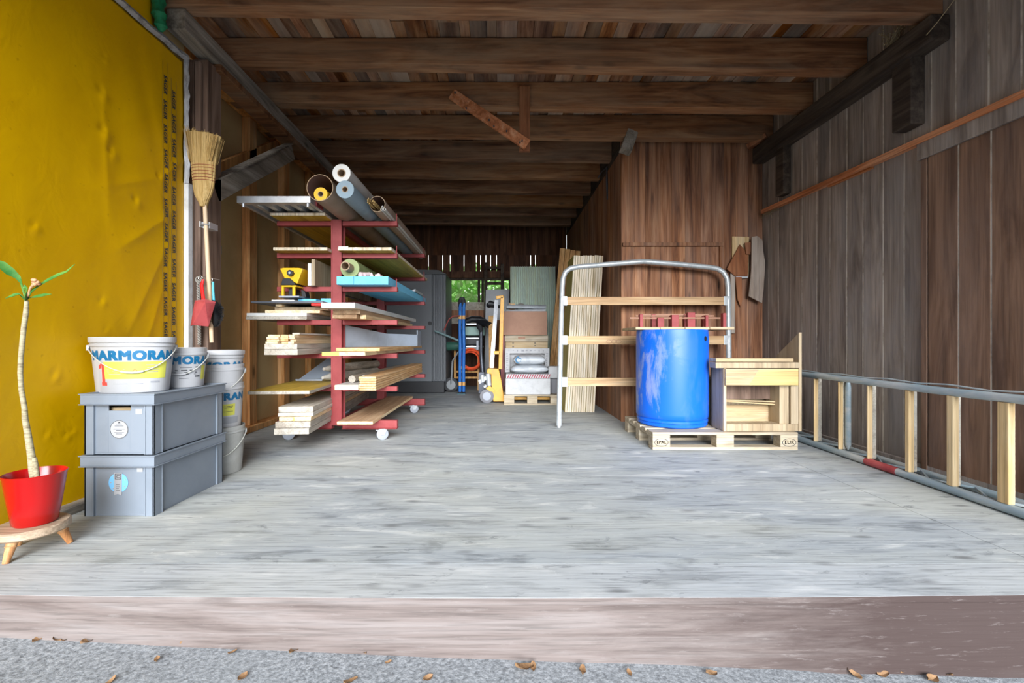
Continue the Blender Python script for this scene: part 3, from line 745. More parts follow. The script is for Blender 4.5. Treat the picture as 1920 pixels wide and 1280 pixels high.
# green netting hanging from the roof edge
mb = MB(); pts = []
for i in range(13):
    t = i / 12; pts.append((-2.205 + 0.008 * math.sin(t * 9), 2.86 - 0.01 * t + 0.012 * math.sin(t * 7), 3.30 - 0.385 * t))
mb.tube(pts, [0.036 + 0.008 * math.sin(i * 2.3) for i in range(12)] + [0.012], 12)
solo('netting_tail', mb, M['green_net'], 'bunched green netting hanging above the end of the yellow film', 'netting')

# ------------------------------------------------------------------ plant on its stand
st = thing('plant_stand', 'low round wooden plant stand with turned legs at the left edge', 'plant stand', (-2.0, 1.88, 0.0), 0.0)
mb = MB(); mb.lathe([(0.001, 0.082), (0.116, 0.082), (0.122, 0.088), (0.122, 0.112), (0.116, 0.118), (0.001, 0.118)], 48)
part('stand_disc', mb, M['standtop'], st)
for k, a in enumerate((-78, 42, 162)):
    a = math.radians(a - 4); top = Vector((0.085 * math.cos(a), 0.085 * math.sin(a), 0.084)); bot = Vector((0.118 * math.cos(a), 0.118 * math.sin(a), 0.0))
    mb = MB(); fr = [0, .1, .2, .27, .29, .31, .33, .55, .8, .98, 1]; rr = [.019, .019, .018, .017, .020, .020, .0165, .015, .0125, .011, .009]
    mb.tube([top.lerp(bot, f) for f in fr], rr, 14)
    part('leg', mb, M['standleg'], st)
pl = thing('potted_plant', 'tall bare stemmed plant with few leaves in a red pot', 'potted plant', (-1.992, 1.885, 0.1185))
mb = MB(); mb.lathe([(0.001, 0.0), (0.068, 0.0), (0.074, 0.006), (0.088, 0.10), (0.102, 0.205), (0.106, 0.214), (0.103, 0.216), (0.097, 0.205), (0.085, 0.13), (0.001, 0.13)], 48, sx=1.0, sy=0.96)
part('pot', mb, M['potred'], pl)
mb = MB(); mb.lathe([(0.001, 0.172), (0.05, 0.176), (0.092, 0.168), (0.090, 0.15)], 36, sx=1.0, sy=0.95)
part('soil', mb, M['soil'], pl)
ofs = Vector((-1.992, 1.885, 0.1185))
def Q(x, y, d=1.885): return P(x, y, d) - ofs
sp = [(66, 900), (62, 880), (58, 850), (52, 812), (47, 785), (46, 765), (40, 730), (38, 700), (39, 670), (42, 640), (45, 610), (49, 585), (50, 563)]
mb = MB(); mb.tube([Q(*q) for q in sp], [0.0165, 0.015, 0.013, 0.0115, 0.0105, 0.0095, 0.009, 0.009, 0.009, 0.009, 0.009, 0.0095, 0.0075], 12)
mb.tube([Q(69, 897), Q(67, 878), Q(64, 858)], [0.011, 0.011, 0.009], 10)
part('stem', mb, M['stem'], pl)
def leaf_blade(pts, ws, yd=0.0, fold=0.35):
    mb = MB(); pts = [Vector(p) for p in pts]; vs = []
    for i, p in enumerate(pts):
        d = (pts[min(i + 1, len(pts) - 1)] - pts[max(i - 1, 0)]).normalized(); s = d.cross(Vector((0, -0.75, 0.65))).normalized(); u = s.cross(d)
        for t in (-1, 0, 1): vs.append(p + s * ws[i] * t + u * (abs(t) * ws[i] * fold))
        for t in (1, 0, -1): vs.append(p + s * ws[i] * t + u * (abs(t) * ws[i] * fold) - u * 0.0014)
    n = 6; fs = [(i * n + k, i * n + (k + 1) % n, (i + 1) * n + (k + 1) % n, (i + 1) * n + k) for i in range(len(pts) - 1) for k in range(n)]
    mb.add(vs, fs, 0, True); return mb
for pts, ws in (
    ([Q(49, 562), Q(45, 548), Q(40, 530, 1.87), Q(34, 520, 1.86), Q(18, 509, 1.84), Q(2, 496, 1.82), Q(-14, 486, 1.80)], [0.004, 0.004, 0.005, 0.009, 0.017, 0.016, 0.004]),
    ([Q(51, 562), Q(58, 548), Q(70, 538, 1.9), Q(88, 527, 1.91), Q(108, 517, 1.92), Q(126, 509, 1.93), Q(140, 495, 1.94)], [0.006, 0.010, 0.006, 0.010, 0.012, 0.007, 0.001]),
    ([Q(49, 565), Q(42, 556, 1.87), Q(35, 551, 1.86), Q(26, 554, 1.85), Q(10, 559, 1.84)], [0.003, 0.003, 0.006, 0.010, 0.001]),
    ([Q(51, 560), Q(60, 557, 1.87), Q(70, 556, 1.86), Q(82, 554, 1.85), Q(96, 551, 1.84)], [0.003, 0.004, 0.010, 0.010, 0.001]),
    ([Q(50, 563), Q(51, 552, 1.86), Q(49, 540, 1.85), Q(46, 534, 1.85)], [0.008, 0.012, 0.010, 0.002])):
    part('leaf', leaf_blade(pts, ws), M['leaf'], pl)
mb = MB(); mb.tube([Q(51, 560), Q(57, 540), Q(63, 533)], [0.004, 0.004, 0.006], 8)
for k in range(7):
    c = Q(66, 529) + Vector((0.010 * math.cos(k * 2.4), 0.008 * math.sin(k * 1.7), 0.009 * math.sin(k * 2.4))); mb.ball(c, 0.008, 6)
part('flower_bud', mb, M['bud'], pl, label='dried pale pink bud')

# ------------------------------------------------------------------ grey stacking crates
CX, CY, CW, CL = -1.942, 2.523, 0.357, 0.560
def crate(name, label, z, lid, group):
    t = thing(name, label, 'crate', (CX, CY, z), 0, group)
    hw, hl, h = CW / 2, CL / 2, 0.313
    mb = MB(); w = 0.006
    # walls set in from the corner ribs
    iw, il = hw - 0.009, hl - 0.009
    mb.box(-iw, iw, -il, il, 0.0, 0.008)
    mb.box(-iw, -iw + w, -il, il, 0.008, h - 0.055); mb.box(iw - w, iw, -il, il, 0.008, h - 0.055)
    mb.box(-iw + w, iw - w, il - w, il, 0.008, h - 0.055)
    hole = lid   # the upper one shows its hand hole
    z1 = h - 0.055
    if hole:
        a, b, c, d = -0.062, 0.052, z1 - 0.034, z1 - 0.002
        mb.box(-iw + w, a, -il, -il + w, 0.008, z1); mb.box(b, iw - w, -il, -il + w, 0.008, z1)
        mb.box(a, b, -il, -il + w, 0.008, c); mb.box(a, b, -il, -il + w, d, z1)
    else:
        mb.box(-iw + w, iw - w, -il, -il + w, 0.008, z1)
        mb.box(-0.062, 0.052, -il - 0.004, -il, z1 - 0.008, z1 - 0.002)
    # upright ribs near every corner
    for sx in (-1, 1):
        for sy in (-1, 1):
            mb.box(*sorted((sx * (hw - 0.042), sx * (hw + 0.0))), *sorted((sy * il, sy * hl)), 0.0, z1)       # end wall, corner rib
            mb.box(*sorted((sx * iw, sx * hw)), *sorted((sy * (hl - 0.05), sy * hl)), 0.0, z1)
            mb.box(*sorted((sx * (hw - 0.049), sx * (hw - 0.043))), *sorted((sy * il, sy * (hl + 0.002))), 0.0, z1)
            mb.box(*sorted((sx * iw, sx * (hw + 0.002))), *sorted((sy * (hl - 0.058), sy * (hl - 0.052))), 0.0, z1)
    # double flange with a band between
    rw, rl = hw + 0.010, hl + 0.012
    for za, zb, e in ((h - 0.058, h - 0.053, 0.006), (h - 0.053, h - 0.004, 0.0), (h - 0.005, h, 0.006)):
        a, b = rw + e, rl + e
        mb.box(-a, a, -b, -b + 0.02, za, zb); mb.box(-a, a, b - 0.02, b, za, zb); mb.box(-a, -a + 0.02, -b + 0.02, b - 0.02, za, zb); mb.box(a - 0.02, a, -b + 0.02, b - 0.02, za, zb)
    part('body', mb, M['crate'], t, 0.0015)
    return t
c1 = crate('storage_crate', 'lower grey plastic crate with blue and white sticker, on the deck', 0.0, False, 'stacked grey crates')
c2 = crate('storage_crate', 'upper grey plastic crate with round white sticker, carrying two buckets', 0.316, True, 'stacked grey crates')
mb = MB(); mb.box(-0.165, 0.165, -0.265, 0.265, 0.296, 0.306)
part('lid', mb, M['crate'], c2, 0.002)
mb = MB(); mb.box(-0.15, 0.15, -0.24, -0.20, 0.05, 0.235); part('wood_filling', mb, M['pale'], c2, label='pale wood seen through the hand hole')
def disc(c, r, n=40, t=0.0012):
    mb = MB(); mb.cyl((c[0], c[1], c[2]), (c[0], c[1] - t, c[2]), r, n); return mb
yf = -CL / 2 + 0.008
s = part('sticker', disc((-0.006, yf, 0.128), 0.0475), M['white'], c2, label='round white sticker with a dark ring')
mb = MB(); mb.torus((-0.006, yf - 0.0014, 0.128), 0.0455, 0.0012, 'Y', 40, 6)
for k, (zz_, ww) in enumerate(((0.150, 0.03), (0.144, 0.045), (0.128, 0.058), (0.122, 0.03), (0.110, 0.05), (0.104, 0.032))):
    mb.box(-0.006 - ww / 2, -0.006 + ww / 2, yf - 0.0016, yf - 0.001, zz_, zz_ + 0.0022)
mb.prism([(-0.014, 0.160), (0.002, 0.160), (-0.006, 0.168)], 'xz', yf - 0.0016, yf - 0.001)
part('sticker_print', mb, M['ink_dark'], s)
mb = MB(); mb.box(0.078, 0.112, yf - 0.001, yf, 0.206, 0.232); part('paper_label', mb, M['white'], c2)
s = part('sticker', disc((-0.010, yf, 0.170), 0.050), plain('sky blue sticker', srgb(120, 188, 236), 0.5), c1, label='round sky blue sticker')
mb = MB(); mb.prism([(-0.031, 0.106), (-0.012, 0.113), (0.008, 0.106), (0.009, 0.222), (-0.030, 0.222)], 'xz', yf - 0.0022, yf - 0.0013)
s2 = part('paper_strip', mb, M['white'], c1)
for k in range(7):
    a = 2 * PI * k / 7 + 0.4
    mb = MB(); mb.cyl((-0.010 + 0.038 * math.cos(a), yf - 0.0013, 0.170 + 0.038 * math.sin(a)), (-0.010 + 0.038 * math.cos(a), yf - 0.002, 0.170 + 0.038 * math.sin(a)), 0.0035, 8)
    part('star', mb, M['white'], s)
mb = MB()
for x0, x1, z0, z1 in ((-0.026, 0.005, 0.215, 0.2175), (-0.026, 0.005, 0.188, 0.1905), (-0.026, -0.0235, 0.188, 0.2175), (0.0025, 0.005, 0.188, 0.2175), (-0.018, -0.002, 0.206, 0.209), (-0.018, -0.002, 0.197, 0.199), (-0.018, -0.0155, 0.197, 0.209), (-0.02, -0.004, 0.160, 0.1615), (-0.02, -0.001, 0.150, 0.1515), (-0.02, -0.007, 0.140, 0.1415), (-0.02, -0.002, 0.130, 0.1315)):
    mb.box(x0, x1, yf - 0.0028, yf - 0.0021, z0, z1)
part('lettering', mb, M['ink_dark'], s2)
mb = MB(); mb.box(0.085, 0.115, yf - 0.001, yf, 0.226, 0.246); part('paper_label', mb, M['white'], c1)

# ------------------------------------------------------------------ buckets
def bucket(label, loc, rt, rb, h, sx=1.0, sy=1.0, lid=True, old=False, handle='front', group='white plastic buckets', rz=0.0, turn=0.5):
    t = thing('plastic_bucket', label, 'bucket', loc, rz, group)
    r = lambda z: rb + (rt - rb) * z / h
    mat = M['bucket_old'] if old else M['bucket']
    mb = MB(); mb.lathe([(0.001, 0.004), (r(0) - 0.006, 0.004), (r(0) - 0.004, 0.0), (r(0), 0.003), (r(h - 0.045), h - 0.045), (r(h - 0.04) + 0.006, h - 0.042), (r(h - 0.03) + 0.006, h - 0.030), (r(h) - 0.001, h - 0.028), (r(h), h - 0.002), (r(h) - 0.004, h), (r(h) - 0.006, h - 0.004), (r(0) - 0.004, 0.012), (0.001, 0.010)], 56, sx=sx, sy=sy)
    part('body', mb, mat, t)
    if lid:
        mb = MB(); mb.lathe([(0.001, h + 0.002), (rt - 0.014, h + 0.002), (rt - 0.010, h + 0.008), (rt + 0.005, h + 0.008), (rt + 0.0075, h + 0.004), (rt + 0.006, h - 0.022), (rt + 0.002, h - 0.022), (rt + 0.001, h + 0.001), (0.001, h - 0.001)], 56, sx=sx, sy=sy)
        part('lid', mb, mat, t)
    if handle:
        zt = h - 0.05
        pts = []
        for k in range(25):
            a = PI + PI * k / 24 + turn; drop = 0.135 * (h / 0.3) * abs(math.sin(a - turn)) ** 1.5
            rr = r(zt - drop) + 0.010
            pts.append((rr * sx * math.cos(a), rr * sy * math.sin(a), zt - drop))
        mb = MB(); mb.tube(pts, 0.0028, 8)
        hd = part('wire_handle', mb, M['wire'], t)
        if handle == 'front':
            mb = MB(); mb.tube(pts[10:15], 0.006, 10); part('grip', mb, M['bucket'], hd)
        for a in (turn, PI + turn):
            mb = MB(); c = Vector((r(zt) * sx * math.cos(a), r(zt) * sy * math.sin(a), zt)); mb.bar(c, c + Vector((math.cos(a), math.sin(a), 0)) * 0.014, 0.032, 0.030); part('handle_lug', mb, mat, t, 0.003)
    return t, r
def wrap(mb, r, sx, sy, eps, start, th0=-PI / 2, ref=None):
    """bend what lies flat in (u, z) round the bucket"""
    for i in range(start, len(mb.v)):
        u, e, z = mb.v[i].x, mb.v[i].y, mb.v[i].z
        th = th0 + u / ref; rr = r(z) + eps + e
        mb.v[i] = Vector((rr * sx * math.cos(th), rr * sy * math.sin(th), z))
def band(u0, u1, z0, z1, n=24):
    mb = MB(); vs = [(u0 + (u1 - u0) * i / n, 0, z) for z in (z0, z1) for i in range(n + 1)]
    mb.add(vs, [(i, i + 1, n + 2 + i, n + 1 + i) for i in range(n)], 0, True); return mb
def lettering(body, size, zc, bold=0.006, sx=1.15, uc=0.0):
    pts, fs = text_geo(body, size, bold, sx, 0.014)
    return MB().add([(uc + a, 0, zc + c) for a, c in pts], fs)
b1, r1 = bucket('biggest white oval bucket with lid, blue lettering and large red digit', (-2.020, 2.425, 0.623), 0.206, 0.176, 0.288, 1.0, 0.70, True)
ref = 0.19
for nm, g, m, e in (
    ('label_yellow', band(-0.145, 0.185, 0.075, 0.166, 40), M['ink_yellow'], 0.0008),
    ('lettering', lettering('MARMORAN', 0.068, 0.196, 0.0046, 1.13, 0.0), M['ink_blue'], 0.0014),
    ('digit', MB().add([(-0.165 + a, 0, c) for a, c in ((0, 0.040), (0.034, 0.040), (0.034, 0.058), (0.024, 0.058), (0.024, 0.160), (0.010, 0.160), (-0.012, 0.146), (-0.012, 0.128), (0.004, 0.132), (0.004, 0.058), (0, 0.058))], [(0, 1, 2, 3, 9, 10), (3, 4, 5, 9), (5, 6, 7, 8)]), M['ink_red'], 0.0018)):
    st_ = 0; wrap(g, r1, 1.0, 0.70, e, 0, -PI / 2 + 0.50, ref); part(nm, g, m, b1, label={'label_yellow': 'lemon yellow label panel', 'lettering': 'bold blue lettering', 'digit': 'red digit one'}[nm])
mb = MB()
for u, z, w, hh in ((-0.08, 0.125, 0.09, 0.003), (-0.085, 0.116, 0.08, 0.003), (-0.08, 0.107, 0.085, 0.003), (-0.085, 0.098, 0.06, 0.003), (0.10, 0.146, 0.07, 0.004), (0.10, 0.132, 0.06, 0.003), (0.10, 0.120, 0.07, 0.003), (0.10, 0.108, 0.06, 0.003), (0.115, 0.052, 0.05, 0.008), (0.03, 0.047, 0.045, 0.004), (-0.06, 0.048, 0.07, 0.003)):
    mb.add([(u - w / 2, 0, z), (u, 0, z), (u + w / 2, 0, z), (u + w / 2, 0, z + hh), (u, 0, z + hh), (u - w / 2, 0, z + hh)], [(0, 1, 4, 5), (1, 2, 3, 4)])
wrap(mb, r1, 1.0, 0.70, 0.0016, 0, -PI / 2 + 0.50, ref); part('lettering', mb, M['ink_grey'], b1)
mb = MB(); q = 0.011
for s1_, e in ((q, 0), ):
    mb.add([(0.012 - q, 0, 0.118), (0.012, 0, 0.118 - q), (0.012 + q, 0, 0.118), (0.012, 0, 0.118 + q), (0.012 - q * .7, 0, 0.118), (0.012, 0, 0.118 - q * .7), (0.012 + q * .7, 0, 0.118), (0.012, 0, 0.118 + q * .7)], [(0, 1, 5, 4), (1, 2, 6, 5), (2, 3, 7, 6), (3, 0, 4, 7)])
wrap(mb, r1, 1.0, 0.70, 0.0016, 0, -PI / 2 + 0.50, ref); part('hazard_diamond', mb, M['ink_red'], b1)
b2, r2 = bucket('medium white bucket with blue lettering behind the biggest bucket on the crate', (-1.93, 2.665, 0.622), 0.136, 0.116, 0.236, 1.0, 0.92, False)
for nm, g, m, e in (('lettering', lettering('MARMORAN', 0.062, 0.160, 0.0040, 1.06, 0.0), M['ink_blue'], 0.0014), ('label_yellow', band(0.112, 0.15, 0.045, 0.13, 8), M['ink_yellow'], 0.0008)):
    wrap(g, r2, 1.0, 0.92, e, 0, -PI / 2 + 0.62, 0.125); part(nm, g, m, b2)
mb = MB()
for u, z, w, hh in ((0.02, 0.118, 0.06, 0.003), (0.085, 0.118, 0.03, 0.006), (0.01, 0.100, 0.09, 0.006), (0.02, 0.088, 0.12, 0.005), (0.025, 0.078, 0.10, 0.003), (0.085, 0.062, 0.03, 0.008), (0.01, 0.055, 0.05, 0.003)):
    mb.add([(u - w / 2, 0, z), (u, 0, z), (u + w / 2, 0, z), (u + w / 2, 0, z + hh), (u, 0, z + hh), (u - w / 2, 0, z + hh)], [(0, 1, 4, 5), (1, 2, 3, 4)])
wrap(mb, r2, 1.0, 0.92, 0.0016, 0, -PI / 2 + 0.62, 0.125); part('lettering', mb, M['ink_dark'], b2)
SX, SY = -1.925, 3.03
b3, r3 = bucket('plain off white bucket at the bottom of the bucket stack behind the crates', (SX, SY, 0.0), 0.150, 0.130, 0.318, 1, 1, False, True, 'side')
b4, r4 = bucket('bucket with blue letters and yellow label, second from below in the stack behind crates', (SX, SY, 0.296), 0.142, 0.1235, 0.318, 1, 1, False, False, None)
b5, r5 = bucket('plain white bucket second from the top of the stack behind the crates', (SX, SY, 0.452), 0.146, 0.122, 0.290, 1, 1, False, False, 'side')
b6, r6 = bucket('lidded white bucket on top of the stack behind the crates', (SX, SY, 0.565), 0.142, 0.122, 0.262, 1, 1, True, False, None)
th0 = -PI / 2 + 0.45
for nm, g, m, e in (('lettering', lettering('MARMORAN', 0.066, 0.225, 0.0042, 1.1, -0.03), M['ink_blue'], 0.0014), ('label_yellow', band(-0.02, 0.11, 0.10, 0.178, 24), M['ink_yellow'], 0.0008), ('label_grey', band(-0.06, 0.14, 0.045, 0.09, 30), M['ink_grey'], 0.0008)):
    wrap(g, r4, 1, 1, e, 0, th0, 0.135); part(nm, g, m, b4)
mb = MB()
for u, z, w, hh in ((0.0, 0.112, 0.035, 0.03), (0.065, 0.16, 0.06, 0.004), (0.065, 0.15, 0.05, 0.004), (0.065, 0.125, 0.06, 0.003)):
    mb.add([(u - w / 2, 0, z), (u, 0, z), (u + w / 2, 0, z), (u + w / 2, 0, z + hh), (u, 0, z + hh), (u - w / 2, 0, z + hh)], [(0, 1, 4, 5), (1, 2, 3, 4)])
wrap(mb, r4, 1, 1, 0.0016, 0, th0, 0.135); part('lettering', mb, M['ink_dark'], b4)
g = lettering('MARMORAN', 0.066, 0.165, 0.0042, 1.1, -0.03); wrap(g, r6, 1, 1, 0.0014, 0, th0, 0.135); part('lettering', g, M['ink_blue'], b6)

# ------------------------------------------------------------------ broom, dustpan, brush, cord on the brown post
bd = 3.09
B0 = P(385, 420, bd)
br = thing('straw_broom', 'straw broom hanging upside down in a clip on the brown post', 'broom', tuple(P(391, 640, bd)))
ob = P(391, 640, bd)
def BQ(x, y, d=bd): return P(x, y, d) - ob
mb = MB(); mb.tube([BQ(397, 642), BQ(392, 530), BQ(387, 440), BQ(384, 384)], [0.013, 0.014, 0.014, 0.013], 14); part('stick', mb, M['broomstick'], br)
mb = MB(); nr, nk = 22, 40; vs = []
prof = [(382, 0.014, 388), (381, 0.035, 376), (381, 0.055, 366), (382, 0.070, 350), (382, 0.078, 330), (382, 0.083, 310), (382, 0.095, 290), (382, 0.110, 270), (383, 0.122, 252)]
for i, (cx, r, yy) in enumerate(prof):
    c = BQ(cx, yy)
    for k in range(nk):
        a = 2 * PI * k / nk
        vs.append(c + Vector((r * math.cos(a), (0.03 + 0.12 * r) * math.sin(a), (0.018 * -math.cos(a) * (i / 8) + 0.012 * noise.noise(Vector((k * 0.9, 3, i)))) if i == len(prof) - 1 else 0)) + Vector((0.0025 * math.sin(k * 2.6), 0.0025 * math.cos(k * 3.1), 0)))
fs = [(i * nk + k, i * nk + (k + 1) % nk, (i + 1) * nk + (k + 1) % nk, (i + 1) * nk + k) for i in range(len(prof) - 1) for k in range(nk)]
fs += [tuple(reversed(range(nk))), tuple((len(prof) - 1) * nk + k for k in range(nk))]
mb.add(vs, fs, 0, True)
rnd = random.Random(3)
for k in range(260):   # single straws standing out of the head
    u = rnd.uniform(-1, 1); v = rnd.uniform(-1, 1); x0 = 0.08 * u; x1 = 0.122 * u
    c0 = BQ(382, 305) + Vector((x0, -0.036 * abs(v) ** 0.4 * (1 if v > 0 else -1), 0)); c1_ = BQ(383, rnd.uniform(244, 256)) + Vector((x1, -0.043 * abs(v) ** 0.4 * (1 if v > 0 else -1), -0.035 * (u + 0.3) * 0.9 + rnd.uniform(-0.008, 0.008)))
    mb.bar(c0, c1_, 0.0022, 0.0022)
hd = part('straw_head', mb, M['straw'], br)
mb = MB()
for yy in (312, 317, 323, 329, 335, 340):
    i = [p for p in prof if p[2] >= yy][-1]; r = 0.0805 - (yy - 312) * 0.00022
    c = BQ(382, yy); mb.tube([c + Vector((r * 1.02 * math.cos(2 * PI * k / 30), (0.033 + 0.12 * r) * math.sin(2 * PI * k / 30), 0)) for k in range(31)], 0.0016, 6, cap=False)
part('stitching', mb, M['stitch'], hd)
mb = MB(); c = P(385, 421, bd)
mb.box(c.x - 0.024, c.x + 0.024, bd + 0.012, bd + 0.10, c.z - 0.022, c.z + 0.022); mb.torus((c.x, c.y, c.z), 0.02, 0.005, 'Z', 20, 8)
mb.box(c.x - 0.03, c.x - 0.022, bd - 0.02, bd + 0.02, c.z - 0.02, c.z + 0.02)
solo('broom_clip', mb, M['alu'], 'small metal clip holding the broom stick', 'clip')
dd = 3.02; od = P(380, 612, dd)
dp = thing('dustpan', 'red dustpan hanging on the brown post', 'dustpan', tuple(od))
def DQ(x, y, d=dd): return P(x, y, d) - od
f4 = [DQ(365, 565, 2.99), DQ(404, 567, 2.99), DQ(391, 612, 3.03), DQ(357, 611, 3.03)]
mb = MB()
# pan seen from below: a sloping back plate and two cheeks
A, Bp, C, D = [Vector(p) for p in f4]
ridge = DQ(385, 567, 2.93); rid2 = DQ(361, 609, 3.005)
th = Vector((0, 0.006, 0))
def plate(mb, pts, t=0.006):
    pts = [Vector(p) for p in pts]; n_ = (pts[1] - pts[0]).cross(pts[2] - pts[0]).normalized() * t
    n = len(pts); mb.add(pts + [p + n_ for p in pts], [tuple(range(n)), tuple(reversed(range(n, 2 * n)))] + [(i, n + i, n + (i + 1) % n, (i + 1) % n) for i in range(n)]); return mb
plate(mb, [ridge, Bp, C, rid2]); plate(mb, [A, ridge, rid2, D]); plate(mb, [A, ridge, Bp, DQ(385, 562, 2.99)])
part('pan', mb, M['redplastic'], dp)
mb = MB(); mb.tube([DQ(382, 566, 2.99), DQ(380, 550, 3.01), DQ(378, 535, 3.03), DQ(381, 524, 3.04)], [0.013, 0.012, 0.012, 0.009], 12, flat=0.7); part('handle', mb, M['redhandle'], dp, label='bright red handle')
oh = P(403, 612, 3.11)
hb = thing('hand_brush', 'black hand brush with a turquoise handle hanging beside the dustpan', 'brush', tuple(oh))
def HQ(x, y, d=3.11): return P(x, y, d) - oh
mb = MB(); mb.tube([HQ(399, 564), HQ(398, 545), HQ(398, 528)], [0.016, 0.014, 0.012], 14, flat=0.6); part('handle', mb, M['turq'], hb)
mb = MB(); prof = [(400, 563, 0.012), (403, 568, 0.035), (406, 580, 0.045), (407, 592, 0.046), (406, 602, 0.040), (404, 610, 0.022), (403, 613, 0.006)]
mb.tube([HQ(a, c) for a, c, r in prof], [r for *_, r in prof], 16, flat=0.55)
rnd = random.Random(9)
for k in range(420):
    t = rnd.random(); y = 566 + 44 * t; r = 0.047 * math.sin(PI * min(0.95, 0.25 + 0.7 * t)) ; a = rnd.uniform(0, 2 * PI)
    c = HQ(405, y); dv = Vector((math.cos(a), 0.55 * math.sin(a), -0.35)).normalized()
    mb.bar(c + dv * r * 0.6, c + dv * (r + rnd.uniform(0, 0.012)), 0.0022, 0.0022)
part('bristles', mb, M['black'], hb)
for (x, y, d, what) in ((381, 522, 3.10, 'steel ring hook carrying the dustpan'), (400, 526, 3.13, 'steel ring hook carrying the hand brush')):
    mb = MB(); c = P(x, y, d); mb.tube([c + Vector((0.014 * math.cos(t * 0.5), -0.03 + 0.0 * t, 0.014 * math.sin(t * 0.5))) for t in range(13)], 0.0025, 8, cap=False); mb.bar(c + Vector((0.0, -0.03, 0.014)), (c.x, 3.2, c.z + 0.016), 0.004, 0.004)
    solo('hook_ring', mb, M['ropewire'], what, 'hook', 'steel ring hooks on the post')
mb = MB(); n = 90
for ph in (0, PI):
    pts = []
    for i in range(n):
        t = i / (n - 1); c = P(372 + 2.0 * t, 524 + 122 * t, 3.15); pts.append(c + Vector((0.008 * math.cos(i * 0.9 + ph), 0.008 * math.sin(i * 0.9 + ph), 0)))
    mb.tube(pts, 0.005, 6)
mb.torus(tuple(P(372, 524, 3.15)), 0.02, 0.004, 'Y', 16, 6)
solo('twisted_cord', mb, M['twine'], 'grey twisted cord hanging behind the dustpan', 'cord')
mb = MB(); c = P(409, 467, 3.75)
c = Vector((-2.558, -2.558 * F / (409.5 - VX), PZ(467, 3.99))); mb.box(-2.559, -2.545, c.y - 0.03, c.y + 0.03, c.z - 0.04, c.z + 0.04)
mb.box(-2.546, -2.541, c.y - 0.014, c.y + 0.014, c.z - 0.022, c.z + 0.022)
solo('light_switch', mb, M['white'], 'small white switch on the beige wall behind the broom', 'switch', bevel=0.002)
# ------------------------------------------------------------------ red cantilever trolley
LV = [0.155, 0.464, 0.764, 1.068, 1.372, 1.676, 1.97]      # arm centre heights
TOP = [z + 0.0215 for z in LV]
rack = thing('cantilever_rack', 'red steel cantilever trolley on white castors loaded with boards and rolls', 'lumber rack', (-1.465, 4.75, 0.0))
for y in (3.97, 5.46):
    mb = MB(); a, b = -1.507, -1.423
    mb.box(a, b, y, y + 0.006, 0.135, 2.0); mb.box(a, b, y + 0.094, y + 0.10, 0.135, 2.0); mb.box(a + 0.028, b - 0.028, y + 0.006, y + 0.094, 0.135, 2.0)
    mb.box(a - 0.012, a, y, y + 0.10, 0.135, 2.0)
    part('upright', mb, M['red_steel'], rack, 0.002, world=True)
    for k in range(7):
        z = LV[k]
        for sx in (-1, 1):
            x0 = -1.465 + sx * (0.042 if sx > 0 else 0.055); x1 = -0.925 if sx > 0 else -2.02
            h0, h1 = (0.043, 0.043) if k else (0.07, 0.07)
            mb = MB()
            zt = z + 0.0215
            mb.add([(x0, y + 0.02, zt - h0), (x1, y + 0.02, zt - h1), (x1, y + 0.02, zt), (x0, y + 0.02, zt), (x0, y + 0.08, zt - h0), (x1, y + 0.08, zt - h1), (x1, y + 0.08, zt), (x0, y + 0.08, zt)],
                   [(0, 1, 2, 3), (7, 6, 5, 4), (0, 4, 5, 1), (3, 2, 6, 7), (1, 5, 6, 2), (0, 3, 7, 4)])
            if k == 0: mb.box(min(x0, x1), max(x0, x1), y + 0.0, y + 0.10, zt - h0 - 0.008, zt - h0)
            part('arm' if k else 'foot_beam', mb, M['red_steel'], rack, 0.003, world=True)
            if k >= 4 and sx > 0:
                mb = MB(); mb.cyl((x1 - 0.012, y + 0.05, zt), (x1 - 0.012, y + 0.05, zt + 0.075), 0.005, 8); part('end_pin', mb, M['red_steel'], rack, world=True)
mb = MB(); mb.box(-1.50, -1.43, 4.07, 5.46, 0.11, 0.175); part('spine_beam', mb, M['red_steel'], rack, 0.003, world=True)
mb = MB(); mb.box(-1.49, -1.44, 4.07, 5.46, 1.92, 1.965); part('spine_beam', mb, M['red_steel'], rack, 0.003, world=True)
for x in (-1.06, -1.915):
    for y in (4.0, 5.50):
        mb = MB(); mb.lathe([(0.012, -0.016), (0.046, -0.016), (0.052, -0.012), (0.052, 0.012), (0.046, 0.016), (0.012, 0.016)], 28, cap0=True, cap1=True)
        mb.xform(Matrix.Translation((x, y, 0.052)) @ Matrix.Rotation(math.radians(22), 4, 'Z') @ Matrix.Rotation(PI / 2, 4, 'X'))
        w = part('castor', mb, M['wheelgrey'], rack, world=True)
        mb = MB(); mb.prism([(-0.016, 0.045), (0.016, 0.045), (0.040, 0.104), (-0.025, 0.104)], 'xz', -0.026, -0.021); mb.prism([(-0.016, 0.045), (0.016, 0.045), (0.040, 0.104), (-0.025, 0.104)], 'xz', 0.021, 0.026)
        mb.box(-0.035, 0.045, -0.04, 0.04, 0.100, 0.1055); mb.box(-0.06, -0.025, -0.012, 0.012, 0.088, 0.094)
        mb.xform(Matrix.Translation((x, y, 0)) @ Matrix.Rotation(math.radians(22), 4, 'Z')); mb.move((0, 0, 0))
        part('fork', mb, M['galv'], w, world=True)

